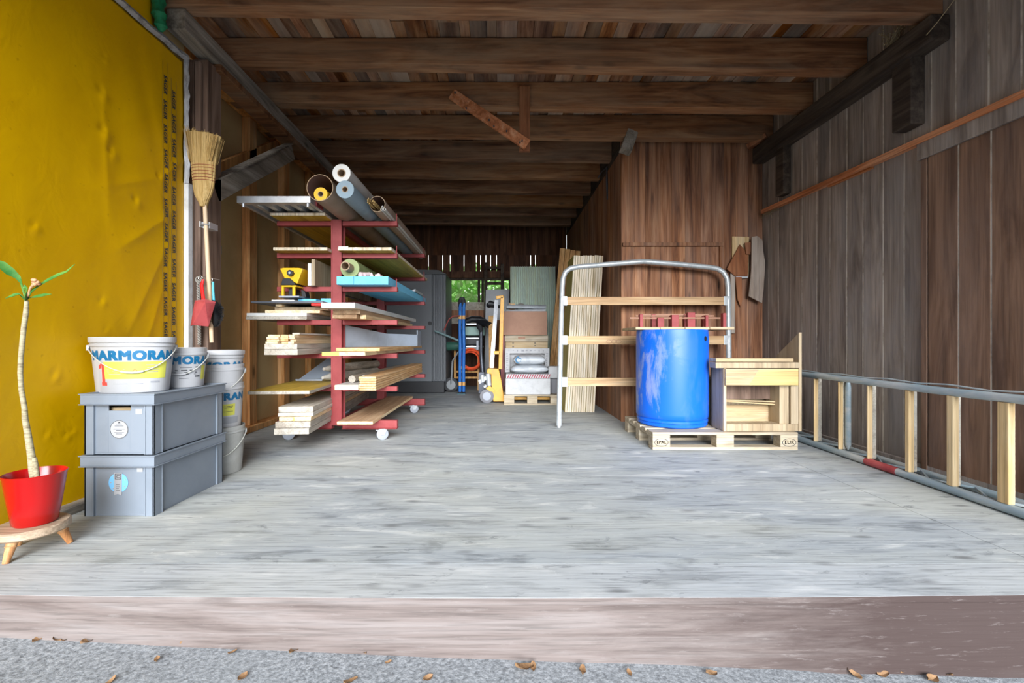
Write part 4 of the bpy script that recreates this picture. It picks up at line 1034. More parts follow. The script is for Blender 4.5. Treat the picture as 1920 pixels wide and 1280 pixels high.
MATS_FORM = None
def board(name, label, cat, x0, x1, y0, y1, z0, t, mat, group=None, bevel=0.003, end=None, face=None, skew=0.0, roll=0.0):
    """a board lying on the rack; end = other material for its two ends and edges"""
    mb = MB()
    if end is not None:
        mb.box(x0, x1, y0, y1, z0, z0 + t, faces=[0, 0, 1, 1, 1, 1]); mats = [mat, end]
    else:
        mb.box(x0, x1, y0, y1, z0, z0 + t); mats = [mat]
    c = Vector(((x0 + x1) / 2, y0, z0))
    if skew: mb.xform(Matrix.Translation(c) @ Matrix.Rotation(skew, 4, 'Z') @ Matrix.Translation(-c))
    return solo(name, mb, mats, label, cat, group, bevel)
GB = 'boards and sheets lying on the red rack'
# top level
board('formwork_panel', 'yellow formwork panel lying on the top left arms of the rack under the aluminium deck', 'panel', -1.994, -1.513, 3.82, 5.80, TOP[6], 0.026, M['formyel'], GB, 0.002, M['white_edge'])
deck = thing('scaffold_deck', 'long aluminium scaffold deck on top of the rack on the left', 'scaffold deck', (-1.83, 4.6, TOP[6] + 0.028))
z = TOP[6] + 0.030
mb = MB(); x0, x1 = -2.128, -1.530
mb.box(x0, x1, 3.56, 3.62, z, z + 0.055); mb.box(x0, x1, 5.62, 5.66, z, z + 0.055); mb.box(x0, x0 + 0.03, 3.62, 5.62, z, z + 0.055); mb.box(x1 - 0.03, x1, 3.62, 5.62, z, z + 0.055)
mb.box(x0 + 0.03, x1 - 0.03, 3.62, 5.62, z + 0.038, z + 0.050)
part('frame', mb, M['alu'], deck, 0.003, world=True)
for k in range(5):
    mb = MB(); x = x0 + 0.06 + k * 0.108; mb.prism([(x, z + 0.038), (x + 0.012, z + 0.010), (x + 0.055, z + 0.010), (x + 0.067, z + 0.038)], 'xz', 3.625, 5.615); part('floor_rib', mb, M['alu'], deck, world=True)
for x in (x0 + 0.04, x1 - 0.03):
    mb = MB(); mb.cyl((x, 3.585, z), (x, 3.585, z - 0.028), 0.012, 12); part('stud', mb, M['alu'], deck, world=True)
mb = MB(); mb.box(x1 + 0.001, x1 + 0.012, 3.66, 3.80, z + 0.008, z + 0.045); part('locking_strip', mb, M['red_steel'], deck, 0.002, label='red locking strip', world=True)
mb = MB(); c = Vector((-1.395, 3.42, TOP[6] + 0.104)); mb.pipe(c, c + Vector((0, 2.15, 0)), 0.104, 0.099, 40, 0, 1, 2)
solo('plastic_pipe', mb, [M['tube_brown'], M['core'], M['tube_inside']], 'widest grey brown pipe on the rack with a yellow roll inside', 'pipe')
def roll(name, label, c, L, r, rc, mat, endmat=None, corelen=0.0, coremat='core'):
    t = thing(name, label, 'roll', c); 
    mb = MB(); mb.pipe((0, 0, 0), (0, L, 0), r, rc, 36, 0, 1, 0); part('sheet', mb, [mat, endmat or mat], t)
    mb = MB(); mb.pipe((0, -corelen - 0.002, 0), (0, L + 0.002, 0), rc - 0.0005, rc * 0.78, 24); part('core', mb, M[coremat], t)
    return t
roll('yellow_roll', 'yellow foil roll lying inside the widest pipe', (-1.397, 3.44, TOP[6] + 0.0052 + 0.054), 1.9, 0.0535, 0.023, M['rollyellow'])
roll('blue_grey_roll', 'blue grey roll on the rack between the two pipes', (-1.178, 3.36, TOP[6] + 0.069), 2.3, 0.0685, 0.024, M['rollblue'])
roll('white_roll', 'white roll lying on top of the blue grey roll', (-1.212, 3.38, TOP[6] + 0.0695 + 0.132), 2.2, 0.070, 0.033, M['rollwhite'], M['whiteboard'])
mb = MB(); c = Vector((-1.030, 3.72, TOP[6] + 0.070)); mb.pipe(c, c + Vector((0, 2.1, 0)), 0.068, 0.063, 32, 0, 1, 2)
solo('plastic_pipe', mb, [M['tube_brown'], M['core'], M['tube_inside']], 'narrower grey brown pipe at the right end of the top arms', 'pipe')
rnd = random.Random(2); mb = MB()
for k in range(26):
    a = rnd.uniform(0, 2 * PI); rr = 0.030 * math.sqrt(rnd.random()); x = -1.054 + rr * math.cos(a); zz_ = TOP[6] + 0.053 + rr * math.sin(a) * 0.9
    if (x + 1.030) ** 2 + (zz_ - c.z) ** 2 > 0.056 ** 2: continue
    mb.cyl((x, 3.60 + rnd.uniform(-0.03, 0.05), zz_), (x, 4.9, zz_), 0.0042, 6)
solo('reed_bundle', mb, M['straw'], 'bundle of thin reeds sticking out of the narrower pipe', 'reeds')
for k, (px, py, r) in enumerate(((722, 395, 0.010), (730.5, 396, 0.012), (733.5, 392.5, 0.010))):
    d = 3.68; q = P(px, py, d); q.z = TOP[6] + r + 0.001; q.x = (-0.983, -0.959, -0.9755)[k]; q.z += 0.021 if k == 2 else 0.0
    mb = MB(); mb.pipe(q, q + Vector((0, 2.0, 0)), r, r * 0.6, 14)
    solo('thin_tube', mb, M['rollwhite'], ['thin white tube lying beside the narrower pipe, leftmost of three', 'thickest of three thin white tubes beside the narrower pipe', 'thin white tube lying beside the narrower pipe, rightmost of three'][k], 'tube', 'thin white tubes on the top arms')
# second level from the top
board('formwork_panel', 'yellow formwork panel with pale front edge on the second highest left arms', 'panel', -1.988, -1.512, 3.865, 5.85, TOP[5], 0.028, M['formyel'], GB, 0.002, M['white_edge'])
board('formwork_panel', 'yellow formwork panel with pale front edge on the second highest right arms', 'panel', -1.420, -0.945, 3.865, 5.80, TOP[5], 0.028, M['formyel'], GB, 0.002, M['white_edge'])
board('metal_strip', 'thin metal strip lying across the second highest right panel', 'strip', -1.415, -1.33, 3.87, 4.5, TOP[5] + 0.029, 0.008, M['alu'], GB, 0.001)
# third level
board('shelf_sheet', 'lower pale sheet standing on edge on the rack beside the yellow machine', 'sheet', -1.703, -1.672, 3.91, 5.5, TOP[4], 0.20, M['whiteboard'], GB, 0.002)
board('shelf_sheet', 'taller pale sheet standing on edge beside the rack upright', 'sheet', -1.670, -1.640, 3.91, 5.6, TOP[4], 0.235, M['ply'], GB, 0.002)
ym = thing('mitre_machine', 'small yellow machine with funnel shaped top on the left of the rack', 'machine', (-1.88, 3.95, 1.262))
yo = Vector((-1.88, 3.95, 1.262))
def YQ(x, y, d=3.93): return P(x, y, d) - yo
def ypoly(pts, d0, d1): return MB().prism([((px - VX) * 3.93 / F - yo.x, PZ(py, 3.93) - yo.z) for px, py in pts], 'xz', d0, d1)
part('funnel', ypoly([(533, 506), (540, 504.5), (567, 504.5), (575, 506), (565, 534), (552, 527), (543, 527)], -0.10, 0.10), M['yellowmach'], ym, 0.004)
mb = MB(); c = YQ(554.5, 515); mb.cyl((c.x, -0.135, c.z), (c.x, -0.10, c.z), 0.027, 8); k_ = part('knob', mb, M['black'], ym, 0.002)
mb = MB(); mb.cyl((c.x, -0.140, c.z), (c.x, -0.134, c.z), 0.010, 10); part('knob_cap', mb, M['greymetal'], k_)
part('motor_block', ypoly([(541, 524), (552, 524), (562, 533), (562, 537), (537, 537), (538, 531)], -0.12, 0.12), M['black'], ym, 0.004)
mb = ypoly([(537, 537), (564, 537), (564, 540), (537, 540)], -0.11, 0.11)
for a, b in ((537, 541), (557, 561.5)):
    for d0 in (-0.11, 0.085):
        m2 = ypoly([(a, 540), (b, 540), (b, 557), (a, 557)], d0, d0 + 0.025); mb.add(m2.v, m2.f)
part('stand_frame', mb, M['yellowmach'], ym, 0.002)
part('inner_block', ypoly([(545, 542), (556, 542), (556, 556), (545, 556)], -0.06, 0.06), M['black'], ym, 0.003)
part('switch_box', ypoly([(565, 543), (572, 546), (575, 557), (567, 557)], -0.03, 0.06), M['black'], ym, 0.003)
part('base_plate', ypoly([(534, 556.5), (571, 556.5), (571, 559.5), (534, 559.5)], -0.13, 0.12), M['wheelgrey'], ym, 0.002)
board('foam_board', 'blue foam board front left on the third highest right arms', 'foam board', -1.420, -1.272, 3.84, 5.75, TOP[4], 0.072, M['xps'], 'blue foam boards on the rack', 0.002)
board('foam_board', 'wide blue foam board front right on the third highest right arms', 'foam board', -1.269, -0.967, 3.84, 5.80, TOP[4], 0.072, M['xps'], 'blue foam boards on the rack', 0.002)
g_ = roll('green_roll', 'olive green roll with protruding core on the blue foam boards', (-1.334, 3.93, TOP[4] + 0.074 + 0.084), 1.7, 0.084, 0.040, M['rollgreen'], None, 0.12)
mb = MB()
for i in range(9):
    a = i / 8 * PI; mb.tube([(-1.17 + 0.07 * math.cos(a) - 0.01 * i, 4.0 + 0.06 * math.sin(i), TOP[4] + 0.075 + 0.028), (-1.15 + 0.075 * math.cos(a + 0.4), 4.05 + 0.05 * math.sin(i + 1), TOP[4] + 0.085 + 0.03 * abs(math.sin(a)))], 0.022 + 0.004 * math.sin(i * 3), 8)
solo('pink_wrapping', mb, plain('pale pink foil', srgb(222, 196, 196), 0.6), 'crumpled pale pink wrapping on the blue foam boards', 'wrapping')
mb = MB(); mb.prism([(-1.02, TOP[4] + 0.075), (-0.95, TOP[4] + 0.075), (-0.95, TOP[4] + 0.10)], 'xz', 5.0, 5.5); solo('metal_offcut', mb, M['white'], 'small white sheet offcut at the far end of the foam boards', 'offcut')
# fourth level
L4 = TOP[3]
board('layered_plank', 'thick grey white plank at the bottom of the widest left stack on the rack', 'plank', -2.237, -1.700, 3.88, 5.6, L4, 0.030, M['greyplank'], GB, 0.003)
board('layered_plank', 'second grey white plank in the widest left stack on the rack', 'plank', -2.235, -1.702, 3.885, 5.6, L4 + 0.031, 0.027, M['whiteboard'], GB, 0.003)
board('layered_plank', 'cream board with pale edge third from below in the widest left stack', 'plank', -2.09, -1.60, 3.92, 5.7, L4 + 0.059, 0.027, M['pale_y'], GB, 0.003)
board('layered_plank', 'yellowish cream board fourth from below in the widest left stack', 'plank', -2.02, -1.54, 3.95, 5.7, L4 + 0.087, 0.030, M['ply'], GB, 0.003)
board('batten', 'short pale batten end lying on the cream boards of the left stack', 'batten', -1.985, -1.93, 3.90, 5.0, L4 + 0.118, 0.022, M['pale_y'], GB, 0.002)
board('red_profile', 'red profile lying beside the cream boards near the upright', 'profile', -1.635, -1.52, 3.82, 4.4, L4 + 0.118, 0.022, M['redhandle'], GB, 0.002)
board('steel_sheet', 'thin dark steel sheet on top of the widest left stack', 'sheet', -2.155, -1.53, 3.81, 5.4, L4 + 0.141, 0.016, M['darkmetal'], GB, 0.002)
board('foam_offcut', 'flat blue foam offcut nearer the left on the dark steel sheet', 'foam board', -1.785, -1.625, 3.90, 4.3, L4 + 0.158, 0.026, M['xps'], 'blue foam offcuts', 0.002)
board('foam_offcut', 'flat blue foam offcut nearer the upright on the dark steel sheet', 'foam board', -1.615, -1.517, 3.98, 4.35, L4 + 0.158, 0.038, M['xps'], 'blue foam offcuts', 0.002)
board('packing_board', 'small white board under the yellow machine', 'board', -1.99, -1.79, 3.84, 4.1, L4 + 0.158, 0.013, M['whiteboard'], GB, 0.002)
board('brown_board', 'brown board lying lowest on the fourth highest right arms', 'board', -1.412, -1.205, 3.72, 5.75, L4, 0.035, M['brownply'], GB, 0.003)
board('brown_board', 'pale narrow batten beside the lowest brown board on the right arms', 'batten', -1.200, -1.150, 3.80, 5.85, L4, 0.036, M['pale_y'], GB, 0.003)
board('brown_board', 'brown plywood sheet under the white board on the right arms', 'board', -1.40, -1.17, 3.70, 5.8, L4 + 0.037, 0.036, M['brownply'], GB, 0.002)
board('white_board', 'long white board with bright front end projecting from the right arms', 'board', -1.418, -1.150, 3.50, 6.1, L4 + 0.0745, 0.042, M['whiteboard'], GB, 0.003)
# fifth level
L3 = TOP[2]
board('grey_plank', 'lower thick grey weathered plank on the left arms under the battens', 'plank', -1.890, -1.620, 3.53, 5.6, L3, 0.047, M['greyplank'], GB, 0.004)
board('grey_plank', 'upper thick grey weathered plank on the left arms under the battens', 'plank', -1.892, -1.628, 3.54, 5.6, L3 + 0.048, 0.043, M['greyplank'], GB, 0.004)
zb = L3 + 0.0915; word = ['first', 'second', 'third', 'fourth']
for cidx, (x0, w, n, m) in enumerate(((-1.884, 0.100, 4, 'pale_y'), (-1.774, 0.062, 4, 'tanplank'), (-1.704, 0.050, 4, 'pale_y'))):
    for k in range(n):
        board('batten', '%s batten from below in the %s column of battens on the grey planks' % (word[k], ['left', 'middle', 'right'][cidx]), 'batten', x0 + random.uniform(-.004, .004), x0 + w, 3.53 + random.uniform(0, .05), 5.6, zb + k * 0.0185, 0.018, M[m], 'battens on the grey planks', 0.002)
board('batten', 'topmost loose batten with splintered end on the battens', 'batten', -1.695, -1.635, 3.60, 5.3, zb + 0.0745, 0.014, M['greyplank'], 'battens on the grey planks', 0.002)
board('painted_board', 'pale board with a yellow painted front corner on the right arms', 'board', -1.361, -1.028, 3.38, 5.3, L3, 0.028, M['pale_y'], GB, 0.002)
pb = [o for o in COL.objects if o.get('label', '').startswith('pale board with a yellow painted')][0]
mb = MB(); mb.box(-1.362, -1.23, 3.3785, 3.39, L3 - 0.0003, L3 + 0.0285); part('yellow_paint', mb, M['ink_yellow'], pb, label='yellow painted end', world=True)
board('pale_board', 'pale board under the grey sheet metal tray on the right arms', 'board', -1.355, -0.99, 3.65, 5.65, L3 + 0.029, 0.027, M['tanplank'], GB, 0.002)
tr = thing('metal_tray', 'grey sheet metal tray with slanting side on the right of the rack', 'tray', (-1.2, 4.4, L3 + 0.057)); zz0 = L3 + 0.057
tA, tB, tC = Vector((-1.43, 4.08, zz0)), Vector((-1.185, 4.62, zz0)), Vector((-0.935, 5.02, zz0))
mb = MB(); plate(mb, [tA, tB, tB + Vector((0, 0, 0.135)), tA + Vector((0, 0, 0.205))], 0.006); part('side', mb, M['greymetal'], tr, world=True)
mb = MB(); plate(mb, [tB, tC, tC + Vector((0, 0, 0.13)), tB + Vector((0, 0, 0.135))], 0.006); part('front', mb, M['greymetal'], tr, world=True)
tD = Vector((-1.0, 5.6, zz0))
mb = MB(); plate(mb, [tC + Vector((-0.006, 0.02, 0)), tD, tD + Vector((0, 0, 0.18)), tC + Vector((-0.006, 0.02, 0.18))], 0.006); part('end_flap', mb, M['greymetal'], tr, world=True)
mb = MB(); plate(mb, [tA + Vector((0.01, 0.02, 0.001)), tB + Vector((0, 0.02, 0.001)), tC + Vector((-0.02, 0.02, 0.001)), tD + Vector((-0.02, 0, 0.001)), Vector((-1.40, 5.5, zz0 + 0.001))], 0.004); part('bottom', mb, M['greymetal'], tr, world=True)
# sixth level
L2 = TOP[1]
board('formwork_panel', 'yellow formwork panel with dark edge on the second lowest left arms', 'panel', -1.940, -1.474, 3.40, 5.35, L2, 0.026, M['formyel'], GB, 0.002, M['greyplank'], skew=0.075)
mb = MB(); plate(mb, [Vector((-1.96, 4.30, L2 + 0.034)), Vector((-1.68, 4.45, L2 + 0.034)), Vector((-1.72, 4.75, L2 + 0.27)), Vector((-1.78, 4.70, L2 + 0.265))], 0.008)
mb.box(-1.98, -1.72, 4.27, 4.29, L2 + 0.027, L2 + 0.042)
solo('sheet_metal_piece', mb, M['greymetal'], 'bent grey sheet metal piece standing on the yellow panel', 'sheet metal')
for k, (x, z_, y0, lab) in enumerate(((-1.635, L2 + 0.070, 4.12, 'lower pointed round stake on the yellow panel'), (-1.64, L2 + 0.150, 4.16, 'upper pointed round stake on the yellow panel'))):
    mb = MB(); r = 0.041; mb.tube([(x - 0.012, y0 - 0.02, z_), (x + 0.02, y0 + 0.10, z_), (x + 0.07, y0 + 0.3, z_), (x + 0.22, y0 + 0.95, z_)], [0.014, r * 0.9, r, r], 18)
    solo('wooden_stake', mb, M['greyplank'], lab, 'stake', 'round wooden posts on the rack')
board('white_plank', 'white topped board beside the cladding bundle on the second lowest right arms', 'board', -1.385, -1.185, 3.70, 5.3, L2, 0.042, M['whiteboard'], GB, 0.003, M['pale_y'])
for k in range(6):
    board('cladding_board', '%s tan cladding board from below in the bundle on the right arms' % ['first', 'second', 'third', 'fourth', 'fifth', 'sixth'][k], 'cladding board', -1.163 + random.uniform(-.004, .004), -1.020 + random.uniform(-.003, .003), 3.63 + random.uniform(0, .03), 5.85, L2 + k * 0.0197, 0.0182, M['tanplank'], 'cladding boards in the bundle', 0.005)
for k, (x, lab) in enumerate(((-1.305, 'round pole end lying left on the white topped board'), (-1.225, 'round pole end lying right on the white topped board'))):
    mb = MB(); z_ = L2 + 0.043 + 0.033; mb.tube([(x, 3.90 + 0.1 * k, z_), (x + 0.02, 5.8, z_)], 0.032, 16); solo('round_pole', mb, M['greyplank'], lab, 'pole', 'round wooden posts on the rack')
# lowest level
L0 = TOP[0]
zz_ = L0
for k, (xa, xb, t, m, lab) in enumerate(((514.5, 578, 0.048, 'greyplank', 'lowest grey plank of the stack on the left feet of the rack'), (517, 581, 0.047, 'greyplank', 'second lowest grey plank of the stack on the left feet'), (524, 582, 0.033, 'pale_y', 'yellow ended board in the middle of the grey plank stack'), (522, 586, 0.028, 'greyplank', 'thin grey plank second from top of the low stack'), (523, 586, 0.046, 'greyplank', 'top grey plank of the stack on the left feet'))):
    d = 3.38 + 0.02 * k
    o_ = board('stack_plank', lab, 'plank', PX(xa, d), PX(xb, d), d, 5.6, zz_, t, M[m], 'planks stacked on the feet of the rack', 0.004, skew=0.085)
    if k == 2:
        mb = MB(); mb.box(PX(xa, d) - 0.0005, PX(552, d), d - 0.001, d + 0.01, zz_ + 0.003, zz_ + t - 0.003); part('yellow_paint', mb, M['ink_yellow'], o_, label='yellow painted end', world=True)
    zz_ += t + 0.001
board('wide_plank', 'wide brown plank lying alone on the right feet of the rack', 'plank', -1.400, -1.088, 3.79, 5.55, L0, 0.028, M['brownply'], GB, 0.004, M['pale_y'])
# ------------------------------------------------------------------ at the back of the passage
cb = thing('plastic_cabinet', 'tall dark grey plastic cabinet with ribbed edge behind the rack', 'cabinet', (-1.5, 7.9, 0.0))
x1 = PX(838, 7.6)
mb = MB(); mb.box(-2.1, x1 - 0.26, 7.6, 8.55, 0.20, 2.06); mb.box(x1 - 0.26, x1 - 0.02, 7.63, 8.55, 0.20, 2.06); part('body', mb, M['cabinet'], cb, 0.01, world=True)
for k in range(4):
    mb = MB(); x = x1 - 0.235 + 0.06 * k; mb.box(x, x + 0.035, 7.595, 7.63, 0.22, 2.05); part('corner_rib', mb, M['cabinet'], cb, 0.008, world=True)
mb = MB(); mb.add([(-2.12, 7.57, 2.06), (x1, 7.57, 2.06), (x1, 8.57, 2.06), (-2.12, 8.57, 2.06), (-2.0, 7.70, 2.17), (x1 - 0.16, 7.70, 2.15), (x1 - 0.16, 8.45, 2.15), (-2.0, 8.45, 2.17)], [(3, 2, 1, 0), (4, 5, 6, 7), (0, 1, 5, 4), (1, 2, 6, 5), (2, 3, 7, 6), (3, 0, 4, 7)])
part('roof', mb, M['cabinet_top'], cb, 0.02, world=True)
mb = MB(); mb.box(-2.08, x1 - 0.05, 7.64, 8.5, 0.0, 0.199); part('shade_plinth', mb, M['black'], cb, 0.01, world=True)  # black base added in place of the shade under the cabinet
mb = MB(); c = P(806, 606, 7.58); mb.cyl((c.x, 7.60, c.z), (c.x, 7.57, c.z), 0.035, 14); part('latch', mb, M['black'], cb, world=True)

# hand truck with hose
hx = -0.66
ht = thing('hand_truck', 'blue hand truck with two black wheels near the back window', 'hand truck', (-0.7, 7.6, 0.0))
for k, px in enumerate((862.5, 869.5)):
    x = PX(px, 7.55); mb = MB(); mb.tube([(x, 7.55, 0.03), (x, 7.53, 0.45), (x + 0.008, 7.50, 0.80), (x, 7.52, 1.15), (x, 7.60, 1.56)], 0.027, 12)
    rl = part('rail', mb, M['bluepaint'], ht, world=True)
    for z_ in (0.14, 0.42, 0.62, 0.97, 1.10, 1.28):
        mb = MB(); mb.cyl((x + 0.001, 7.535 - 0.0, z_), (x + 0.001, 7.535, z_ + 0.06), 0.0285 if k else 0.0285, 12); part('tape_band', mb, M['larch'], rl, world=True)
mb = MB(); xa, xb = PX(862.5, 7.6), PX(869.5, 7.6)
mb.tube([(xa, 7.60, 1.50), (xa, 7.61, 1.60), (xa + 0.015, 7.62, 1.645), (xb - 0.015, 7.62, 1.645), (xb, 7.61, 1.60), (xb, 7.60, 1.50)], 0.034, 12); part('grip', mb, M['blackrub'], ht, world=True)
wx = PX(846, 7.75)
for y in (7.75,):
    mb = MB(); mb.lathe([(0.03, -0.035), (0.085, -0.035), (0.125, -0.028), (0.132, -0.01), (0.132, 0.01), (0.125, 0.028), (0.085, 0.035), (0.03, 0.035)], 32, cap0=True, cap1=True); mb.xform(Matrix.Translation((wx, y, 0.132)) @ Matrix.Rotation(PI / 2, 4, 'X')); w = part('wheel', mb, M['blackrub'], ht, world=True)
    mb = MB(); mb.lathe([(0.001, -0.038), (0.03, -0.040), (0.08, -0.0365), (0.08, 0.0365), (0.001, 0.04)], 24); mb.xform(Matrix.Translation((wx, y, 0.132)) @ Matrix.Rotation(PI / 2, 4, 'X')); part('hub', mb, M['cabinet_top'], w, world=True)
mb = MB(); mb.bar((wx, 7.72, 0.14), (PX(848, 7.6), 7.62, 0.55), 0.03, 0.02); mb.bar((PX(848, 7.6), 7.62, 0.55), (PX(862, 7.55), 7.56, 0.75), 0.03, 0.02); part('wheel_strut', mb, M['cabinet_top'], ht, 0.003, world=True)
mb = MB(); mb.bar(P(815, 620, 7.5), P(862, 639, 7.55), 0.05, 0.035); part('cross_bar', mb, M['teal'], ht, 0.005, world=True)
mb = MB(); mb.box(PX(858, 7.5), PX(873, 7.5), 7.42, 7.58, 0.0, 0.012); part('toe_plate', mb, M['teal'], ht, 0.002, world=True)
mb = MB(); mb.tube([P(862, 592, 7.5), P(850, 592.5, 7.48), P(842, 598, 7.46), P(836, 610, 7.45), P(833, 619, 7.45)], [0.012, 0.010, 0.010, 0.010, 0.016], 8)
solo('red_hose', mb, plain('dull red hose', srgb(150, 70, 64), 0.5), 'thin red hose curving from the blue hand truck', 'hose')
mb = MB(); a = P(838, 649, 7.75); b = P(864, 648, 7.75); mb.tube([a + Vector((-0.01, 0, 0)), a + Vector((0.012, 0, 0)), b], [0.06, 0.078, 0.078], 20)
solo('green_canister', mb, M['greenplastic'], 'dark green canister lying behind the blue hand truck', 'canister')
mb = MB(); c = P(882, 674, 7.75)
for k in range(7):
    rr = 0.185 - 0.012 * (k % 3); oy = 0.018 * k
    mb.tube([(c.x + 0.015 * math.sin(k * 2.1) + rr * 1.0 * math.cos(t * 2 * PI / 28), c.y + oy, c.z + 0.02 * math.cos(k * 1.7) + rr * 0.95 * math.sin(t * 2 * PI / 28)) for t in range(29)], 0.0125, 8, cap=False)
solo('hose_coil', mb, M['orangehose'], 'coil of orange hose hanging behind the blue hand truck', 'hose')
fr = thing('wooden_trestle', 'low wooden trestle under the orange hose coil', 'trestle', (-0.5, 8.0, 0.0))
mb = MB(); y = 8.05
for z_ in (0.215, 0.325): mb.box(PX(852, 8.0), PX(898, 8.0), y - 0.02, y + 0.02, z_, z_ + 0.035)
part('cross_rail', mb, M['larch'], fr, 0.003, world=True)
for px in (853, 897):
    mb = MB(); mb.box(PX(px, 8.0) - 0.02, PX(px, 8.0) + 0.02, y - 0.03, y + 0.03, 0.0, 0.74); part('leg', mb, M['larch'], fr, 0.003, world=True)
mb = MB(); mb.box(PX(850, 8.0), PX(900, 8.0), y - 0.10, y + 0.12, 0.742, 0.775); part('top', mb, M['whiteboard'], fr, 0.003, world=True)
gb = thing('green_case', 'pale green machine case with black hood behind the hand truck', 'machine', (-0.45, 8.05, 0.776))
def box_px(xa, xb, ya, yb, d, dep): return MB().box(PX(xa, d), PX(xb, d), d, d + dep, PZ(yb, d), PZ(ya, d))
part('case', box_px(872, 909, 612, 629, 8.0, 0.3), M['palegreen'], gb, 0.02, world=True)
part('lower_body', box_px(870, 905, 630, 647, 8.0, 0.28), M['black'], gb, 0.015, world=True)
for ya, yb in ((606, 608.5), (633, 634.5), (648, 651)):
    part('chrome_bar', box_px(874, 906, ya, yb, 7.97, 0.02), M['alu'], gb, 0.002, world=True)
mb = MB(); mb.tube([P(868, 612, 8.1), P(874, 602, 8.1), P(885, 598, 8.1), P(900, 599, 8.1), P(910, 603, 8.05)], [0.05, 0.06, 0.06, 0.065, 0.05], 14); part('hood', mb, M['black'], gb, world=True)
vc = thing('black_blower', 'black blower with wide nozzle on a dark post right of the hand truck', 'machine', (-0.33, 7.7, 0.0))
mb = MB(); mb.tube([P(898, 604, 7.7), P(906, 604, 7.6), P(914, 607, 7.5), P(918, 610, 7.45)], [0.055, 0.06, 0.055, 0.058], 16); part('nozzle', mb, M['black'], vc, world=True)
mb = MB(); mb.tube([P(900, 600, 7.7), P(899, 612, 7.68), P(903, 622, 7.68)], [0.06, 0.055, 0.03], 14); part('motor', mb, M['blackrub'], vc, world=True)
mb = MB(); mb.tube([P(902, 622, 7.7), P(902, 660, 7.7), P(905, 697, 7.7)], [0.035, 0.03, 0.045], 12); mb.box(PX(898, 7.7), PX(908, 7.7), 7.6, 7.85, 0.0, 0.36); part('post', mb, M['darkmetal'], vc, world=True)
part('white_grip', box_px(893, 897.5, 638, 656, 7.65, 0.06), M['wheelgrey'], vc, 0.008, world=True)

# grey panel, ladder and corrugated sheet against the back wall
mb = MB(); mb.hexa([(PX(908, 8.25), 8.15, 0.0), (PX(954, 8.25), 8.15, 0.0), (PX(954, 8.25), 8.18, 0.0), (PX(908, 8.25), 8.18, 0.0)], [(PX(911, 8.6), 8.55, PZ(543, 8.55)), (PX(955, 8.6), 8.55, PZ(542, 8.55)), (PX(955, 8.6), 8.58, PZ(542, 8.55)), (PX(911, 8.6), 8.58, PZ(543, 8.55))])
solo('leaning_sheet', mb, M['greypanel'], 'light grey panel leaning against the back wall below the window', 'panel', bevel=0.006)
ld = thing('old_ladder', 'dark old wooden ladder leaning in front of the back window', 'ladder', (-0.1, 8.5, 0.0))
for px in (911, 942):
    mb = MB(); mb.bar((PX(px, 8.5), 8.35, 0.0), (PX(px, 8.72), 8.72, PZ(492 if px < 930 else 495, 8.72)), 0.065, 0.05, (0, 1, 0)); part('side_rail', mb, M['beam_dark'], ld, 0.004, world=True)
for z_ in (0.35, 0.7, 1.05, 1.40, 1.72, 2.04, 2.36):
    mb = MB(); y = 8.35 + 0.37 * z_ / 2.45; mb.bar((PX(911, 8.5) , y, z_), (PX(942, 8.55), y, z_), 0.04, 0.05); part('rung', mb, M['beam_dark'], ld, 0.003, world=True)
mb = MB(); vs = []; n = 252; xa, xb = PX(957, 8.0), PX(1042, 8.0)
for j, (y, z_) in enumerate(((7.75, 0.0), (8.05, PZ(499.5, 8.05)))):
    for s_ in (0, 1):
        for i in range(n + 1):
            x = xa + (xb - xa) * i / n; vs.append((x, y + 0.020 * math.sin(2 * PI * i / n * 21) + s_ * 0.004, z_))
m1 = n + 1
fs = [(i, i + 1, 2 * m1 + i + 1, 2 * m1 + i) for i in range(n)] + [(m1 + i + 1, m1 + i, 3 * m1 + i, 3 * m1 + i + 1) for i in range(n)] + [(2 * m1 + i, 2 * m1 + i + 1, 3 * m1 + i + 1, 3 * m1 + i) for i in range(n)] + [(i + 1, i, m1 + i, m1 + i + 1) for i in range(n)]
mb.add(vs, fs, 0, True); solo('corrugated_sheet', mb, M['corr'], 'pale green corrugated sheet standing at the back', 'corrugated sheet')

